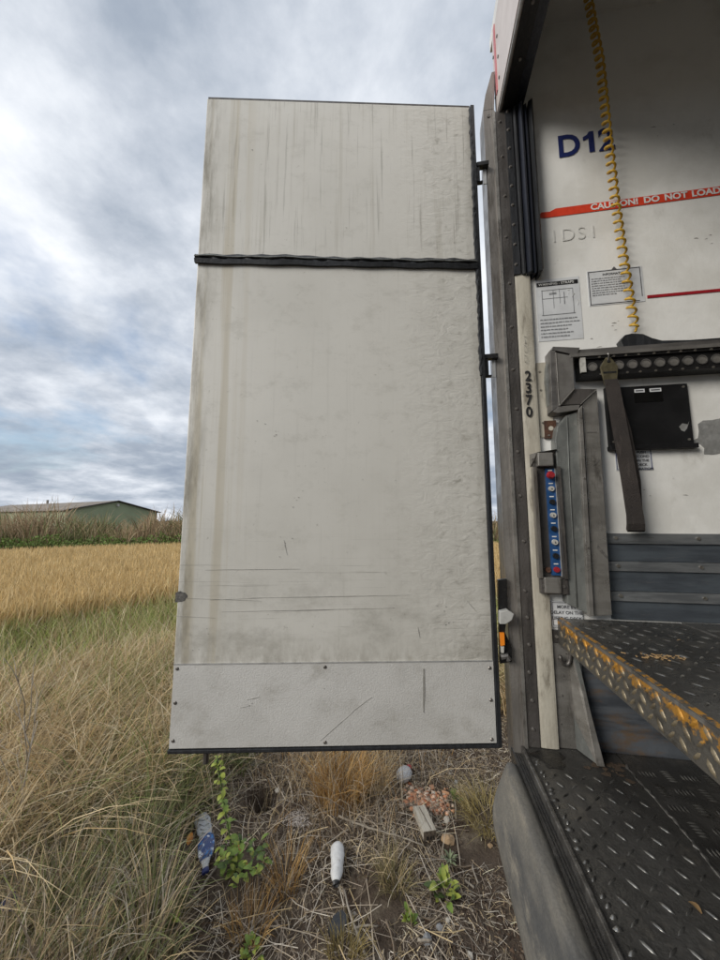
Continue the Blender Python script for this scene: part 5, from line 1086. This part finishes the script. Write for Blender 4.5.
# stones and scraps that can be told apart
M['stoneochre'] = mat('ochre_stone', (0.42, 0.29, 0.17), 0.85, var=(0.30, 0.20, 0.11), var_scale=30, bump=.5, bump_scale=60)
M['stonepale'] = mat('pale_stone', (0.55, 0.51, 0.44), 0.85, var=(0.42, 0.38, 0.32), var_scale=40, bump=.5, bump_scale=60)
M['stonegrey'] = mat('grey_stone', (0.27, 0.275, 0.28), 0.85, var=(0.18, 0.18, 0.185), var_scale=40, bump=.5, bump_scale=60)
M['stonebrick'] = mat('orange_stone', (0.50, 0.25, 0.14), 0.85, var=(0.4, 0.19, 0.1), var_scale=40, bump=.5, bump_scale=60)
for i, (px, py, s_, m, lab) in enumerate(((448, 839, .032, 'stoneochre', 'rounded ochre stone right of the wooden block'), (446.5, 820, .020, 'stonepale', 'whitish angular stone at the right end of the rubble'), (434, 793, .013, 'stonepale', 'small white chip above the red rubble'),
        (412, 811, .016, 'stonebrick', 'orange brick lump at the top corner of the wooden block'), (456, 780, .016, 'stonegrey', 'small grey stone beneath the door near the buffer'), (450, 772, .010, 'stonepale', 'pale pebble under the right end of the door'),
        (427, 945, .024, 'stonegrey', 'grey stone at the lower edge of the bare soil'), (440, 930, .018, 'stonegrey', 'smaller grey stone above the pale twig at the bottom'), (448, 920, .012, 'stonepale', 'pale stone on dark soil below the leafy plant'), (278, 791, .020, 'stonepale', 'cream stone at the mouth of the burrow'),
        (490, 839, .014, 'stoneochre', 'flat tan stone beside the buffer'), (470, 955, .013, 'stonepale', 'pale chip at the bottom near the buffer'))):
    P = gnd(px, py); me = stone_mesh('stone', 40 + i, 2, .65); me.materials.append(M[m]); o = link('stone', me); o.location = (P.x, P.y, P.z + s_ * .35); o.scale = (s_ * 1.15, s_ * .9, s_); o.rotation_euler = (0, 0, i * 1.3); tag(o, lab, 'stone', 'loose stones on the soil')
a, b = gnd(335, 920), gnd(338, 942)
me = MB().prism([(-.045, -.022, 0), (.0, -.034, 0), (.050, -.020, .004), (.055, .016, .004), (.012, .030, 0), (-.040, .020, 0)], (0, 0, .014)).mesh('rubber_scrap'); me.materials.append(M['rubber'])
o = link('rubber_scrap', me); o.location = ((a.x + b.x) / 2, (a.y + b.y) / 2, a.z + .012); o.rotation_euler = (.25, .1, 1.2); tag(o, 'black rubber scrap on the soil below the white bottle', 'scrap')
a = gnd(3, 948)
me = MB().prism([(-.04, -.02, 0), (.03, -.028, .01), (.045, .01, .02), (.0, .03, .004)], (0, 0, .004)).mesh('blue_wrapper'); me.materials.append(M['navy'])
o = link('plastic_wrapper', me); o.location = (a.x, a.y, .16); o.rotation_euler = (.5, .2, .4); tag(o, 'blue plastic wrapper caught in the grass at the lower left corner', 'wrapper')
# white fluff by the burrow
n = 240; P = gnd(298, 822); x, y = P.x + rng.standard_normal(n) * .035, P.y + rng.standard_normal(n) * .04
fl_ = litter(n, x, y, .008, .035, .001, .003, [(0.55, 0.50, 0.45), (0.42, 0.37, 0.33)], [1, 1], .012)
stuff(link('pale_fluff', np_mesh('pale_fluff', *fl_, M['twig'])), 'patch of whitish shredded fluff right of the burrow', 'fluff')
# orange leaf
M['orangeleaf'] = mat('orange_leaf', (0.52, 0.22, 0.03), 0.6, var=(0.40, 0.14, 0.02), var_scale=40)
lm2 = leaf_mesh('fallen_leaf', .05, .03, .1); lm2.materials.append(M['orangeleaf'])
P = gnd(187, 858); o = link('fallen_leaf', lm2); o.location = (P.x, P.y, P.z + .03); o.rotation_euler = (.5, .2, .3); tag(o, 'orange leaf left of the crushed clear bottle', 'leaf')
# sticks
def stick(pix, r0, r1, m, label, lift=.012, name='stick'):
    P = [gnd(*p) + Vector((0, 0, lift + (r0 if not len(p) > 2 else 0))) for p in [q[:2] for q in pix]]
    for p, q in zip(P, pix):
        if len(q) > 2:
            w = onY(q[0], q[1], q[2]); p.x, p.y, p.z = w
    F_ = []
    for a, b in zip(P[:-1], P[1:]):
        for t in (0, .25, .5, .75): F_.append(a.lerp(b, t) + Vector((rnd.uniform(-1, 1), rnd.uniform(-1, 1), rnd.uniform(-.5, .5))) * r0 * .5)
    F_.append(P[-1]); n = len(F_)
    o = MB().tube(F_, [r0 + (r1 - r0) * k / (n - 1) for k in range(n)], 6).build(name, m, None, smooth=True)
    o.name = name; tag(o, label, 'stick', 'dead sticks on the ground'); return o
M['twiggrey'] = mat('grey_bare_twig', (0.33, 0.29, 0.235), 0.85, var=(0.22, 0.185, 0.14), var_scale=30, bump=.4, bump_scale=60)
M['twigbrown'] = mat('brown_bare_twig', (0.19, 0.145, 0.10), 0.85, var=(0.12, 0.09, 0.06), var_scale=30, bump=.4, bump_scale=60)
stick([(338, 822), (368, 836), (395, 841), (424, 849)], .006, .003, 'twiggrey', 'long grey stick leading to the lower end of the wooden block')
stick([(178, 925), (196, 905), (216, 878)], .007, .005, 'twiggrey', 'pale stick lying below the crushed clear bottle')
stick([(0, 909), (18, 922), (34, 938), (46, 953)], .011, .008, 'twiggrey', 'thick grey stick in the lower left corner')
stick([(344, 892), (352, 925), (365, 962)], .004, .005, 'twiggrey', 'thin pale stem running down from the white bottle neck')
stick([(353, 906), (368, 892), (382, 880)], .0035, .002, 'twigbrown', 'thin brown twig rising right of the white bottle')
stick([(352, 936), (365, 931), (378, 932)], .005, .003, 'twiggrey', 'bent pale twig right of the black scrap')
stick([(386, 925), (392, 945), (395, 966)], .004, .003, 'twigbrown', 'short dark stem at the bottom edge left of the small plant')
stick([(405, 914), (430, 924), (442, 919)], .0035, .0025, 'twigbrown', 'thin twig just below the leafy green plant')
stick([(455, 797), (456, 820)], .004, .003, 'twiggrey', 'straight pale twig right of the red rubble')
stick([(418, 949), (432, 948)], .005, .004, 'twiggrey', 'stubby pale twig on the dark soil at the bottom')
stick([(425, 856), (460, 863), (474, 862)], .0035, .003, 'twigbrown', 'brown twig below the ochre stone')
stick([(232, 954), (258, 925), (282, 905)], .004, .003, 'twiggrey', 'slanting pale stem below the leafy climber')
stick([(472, 862), (478, 880)], .004, .004, 'twiggrey', 'small splinter of pale wood right of the leafy plant')
stick([(465, 877), (474, 885)], .005, .004, 'twiggrey', 'broken chip of pale wood beside the buffer')
# bare branching twig standing in the grass on the left
tw = thing('dead_shrub', 'bare grey branching dead stem standing in the grass at the left', 'dead stem', tuple(gnd(20, 900)))
base = Vector((-2.02, 1.62, 0.0))
def bough(p, d, L_, r_, depth, root):
    q = [p]; n = 5
    for k in range(n): d = (d + Vector((rnd.uniform(-.18, .18), rnd.uniform(-.18, .18), rnd.uniform(-.08, .12)))).normalized(); q.append(q[-1] + d * L_ / n)
    MB().tube(q, [r_ * (1 - .6 * k / n) for k in range(n + 1)], 5).build('branch' if depth else 'stem', 'twiggrey', root, smooth=True)
    if depth < 2:
        for k in range(3 if depth == 0 else 2):
            bough(q[rnd.randint(2, n)], (d + Vector((rnd.uniform(-.9, .9), rnd.uniform(-.9, .9), rnd.uniform(-.1, .5)))).normalized(), L_ * rnd.uniform(.35, .6), r_ * .55, depth + 1, root)
bough(base, Vector((.05, -.05, 1)), .62, .006, 0, tw)
bough(base + Vector((-.30, .2, 0)), Vector((.35, .1, 1)), .70, .006, 0, tw)
# ---- leafy plants
def leaf_mat(name, c, v): return mat(name, c, 0.5, var=v, var_scale=12, bump=.15, bump_scale=80, spec=.35)
M['leafgreen'] = leaf_mat('fresh_green_leaf', (0.155, 0.225, 0.040), (0.105, 0.165, 0.032))
M['leafyellow'] = leaf_mat('yellow_green_leaf', (0.29, 0.33, 0.06), (0.22, 0.26, 0.05))
M['leafgrey'] = leaf_mat('grey_green_leaf', (0.20, 0.235, 0.135), (0.155, 0.19, 0.105))
M['leafdark'] = leaf_mat('dark_green_leaf', (0.075, 0.115, 0.030), (0.05, 0.085, 0.022))
M['leafred'] = leaf_mat('reddish_leaf', (0.42, 0.14, 0.07), (0.32, 0.1, 0.05))
LV = {}
for nm in ('leafgreen', 'leafyellow', 'leafgrey', 'leafdark', 'leafred'):
    LV[nm] = []
    for w in (.55, .75):
        me = leaf_mesh('leaf', 1.0, w, .14, 4); me.materials.append(M[nm]); LV[nm].append(me)
    me = leaf_mesh('leaf', 1.0, .26, .2, 4); me.materials.append(M[nm]); LV[nm].append(me)
def put_leaf(root, p, L_, az, tilt, kind, shape=None):
    o = link('leaf', rnd.choice(LV[kind][:2]) if shape is None else LV[kind][shape]); o.parent = root
    o.location = Vector(p) - root.location; o.scale = (L_, L_, L_); o.rotation_euler = (tilt, rnd.uniform(-.35, .35), az); return o
def rosette(px, py, n, L0, L1, kinds, label, shape=None, name='weed', h=.02, spread=.02, tilt=(.1, .9)):
    P = gnd(px, py); r = thing(name, label, 'weed', tuple(P), 'small green weeds')
    for k in range(n):
        a = 2.4 * k + rnd.uniform(-.4, .4); q = P + Vector((math.cos(a) * spread * rnd.random(), math.sin(a) * spread * rnd.random(), h * rnd.random() + .004))
        put_leaf(r, q, rnd.uniform(L0, L1), a - math.pi / 2, rnd.uniform(*tilt), rnd.choice(kinds), shape)
    MB().tube([P - Vector((0, 0, .01)), P + Vector((.002, .001, h + .01))], .003, 5).build('stem', 'twigbrown', r)
    return r
rosette(445, 893, 34, .025, .055, ['leafgreen', 'leafyellow', 'leafyellow', 'leafdark'], 'leafy yellow green plant on dark soil below the ochre stone', spread=.05, h=.05)
rosette(409, 928, 14, .02, .04, ['leafyellow', 'leafgreen'], 'small bright green seedling left of the grey stones', spread=.02, h=.04, tilt=(.3, 1.2))
rosette(450, 858, 22, .035, .05, ['leafgrey'], 'spiky grey green rosette between the ochre stone and the leafy plant', shape=2, spread=.008, h=.012)
rosette(455, 800, 16, .03, .05, ['leafdark', 'leafgreen'], 'tiny dark green sprig at the right side of the red rubble', shape=2, spread=.03, h=.03, tilt=(.5, 1.3))
rosette(262, 750, 6, .05, .07, ['leafgreen'], 'single green sprout just under the left part of the door bottom', spread=.02, h=.10, tilt=(.2, .8))
rosette(62, 955, 60, .025, .055, ['leafgreen', 'leafyellow', 'leafgrey'], 'leafy pale green weed in the lower left foreground', spread=.10, h=.12)
rosette(152, 948, 60, .022, .05, ['leafgreen', 'leafyellow', 'leafgreen'], 'leafy green weed at the bottom below the pale stick', spread=.12, h=.10)
rosette(80, 862, 14, .05, .08, ['leafgrey'], 'soft grey green herb in the left foreground grass', shape=2, spread=.05, h=.16, tilt=(.4, 1.2))
rosette(250, 960, 24, .016, .034, ['leafyellow', 'leafgreen'], 'small yellowish weed at the bottom edge beneath the climber', spread=.04, h=.04)
# climber with a leafy mound at its foot
P = gnd(236, 880); cl = thing('climbing_weed', 'tall leafy climbing weed rising from a green mound beside the crushed bottle', 'weed', tuple(P))
ax_ = [(236, 880), (232, 850), (226, 815), (222, 790), (219, 770), (217, 756)]
zl = [0.0, .13, .28, .38, .47, .53]
sp_ = []
for (px, py), z in zip(ax_, zl):
    Yp = P.y + .02 + .10 * z; q = onY(px, py, Yp) if z else np.array(P); sp_.append(Vector(q))
MB().tube(sp_, .0035, 5).build('stem', 'leafdark', cl, smooth=True)
for k in range(54):
    t = (k + .5) / 54 * (len(sp_) - 1); i = int(t); p = sp_[i].lerp(sp_[i + 1], t - i); a = 2.4 * k; f = t / (len(sp_) - 1)
    put_leaf(cl, p + Vector((rnd.uniform(-.012, .012), rnd.uniform(-.012, .012), 0)), rnd.uniform(.028, .05) * (1.15 - .5 * f), a, rnd.uniform(-.7, .5), rnd.choice(('leafgreen', 'leafyellow', 'leafyellow', 'leafgreen')))
for k in range(75):
    a = rnd.uniform(0, 6.28); rr = .14 * math.sqrt(rnd.random()); q = P + Vector((math.cos(a) * rr + .03, math.sin(a) * rr * .7, .03 + (.15 - rr * .6) * rnd.random()))
    put_leaf(cl, q, rnd.uniform(.022, .045), rnd.uniform(0, 6.28), rnd.uniform(-.5, .8), rnd.choice(('leafgreen', 'leafgreen', 'leafdark', 'leafyellow')))
for (px, py) in ((241, 851), (247, 866)): q = onY(px, py, P.y - .04); put_leaf(cl, q, .026, 1.0, .4, 'leafred')
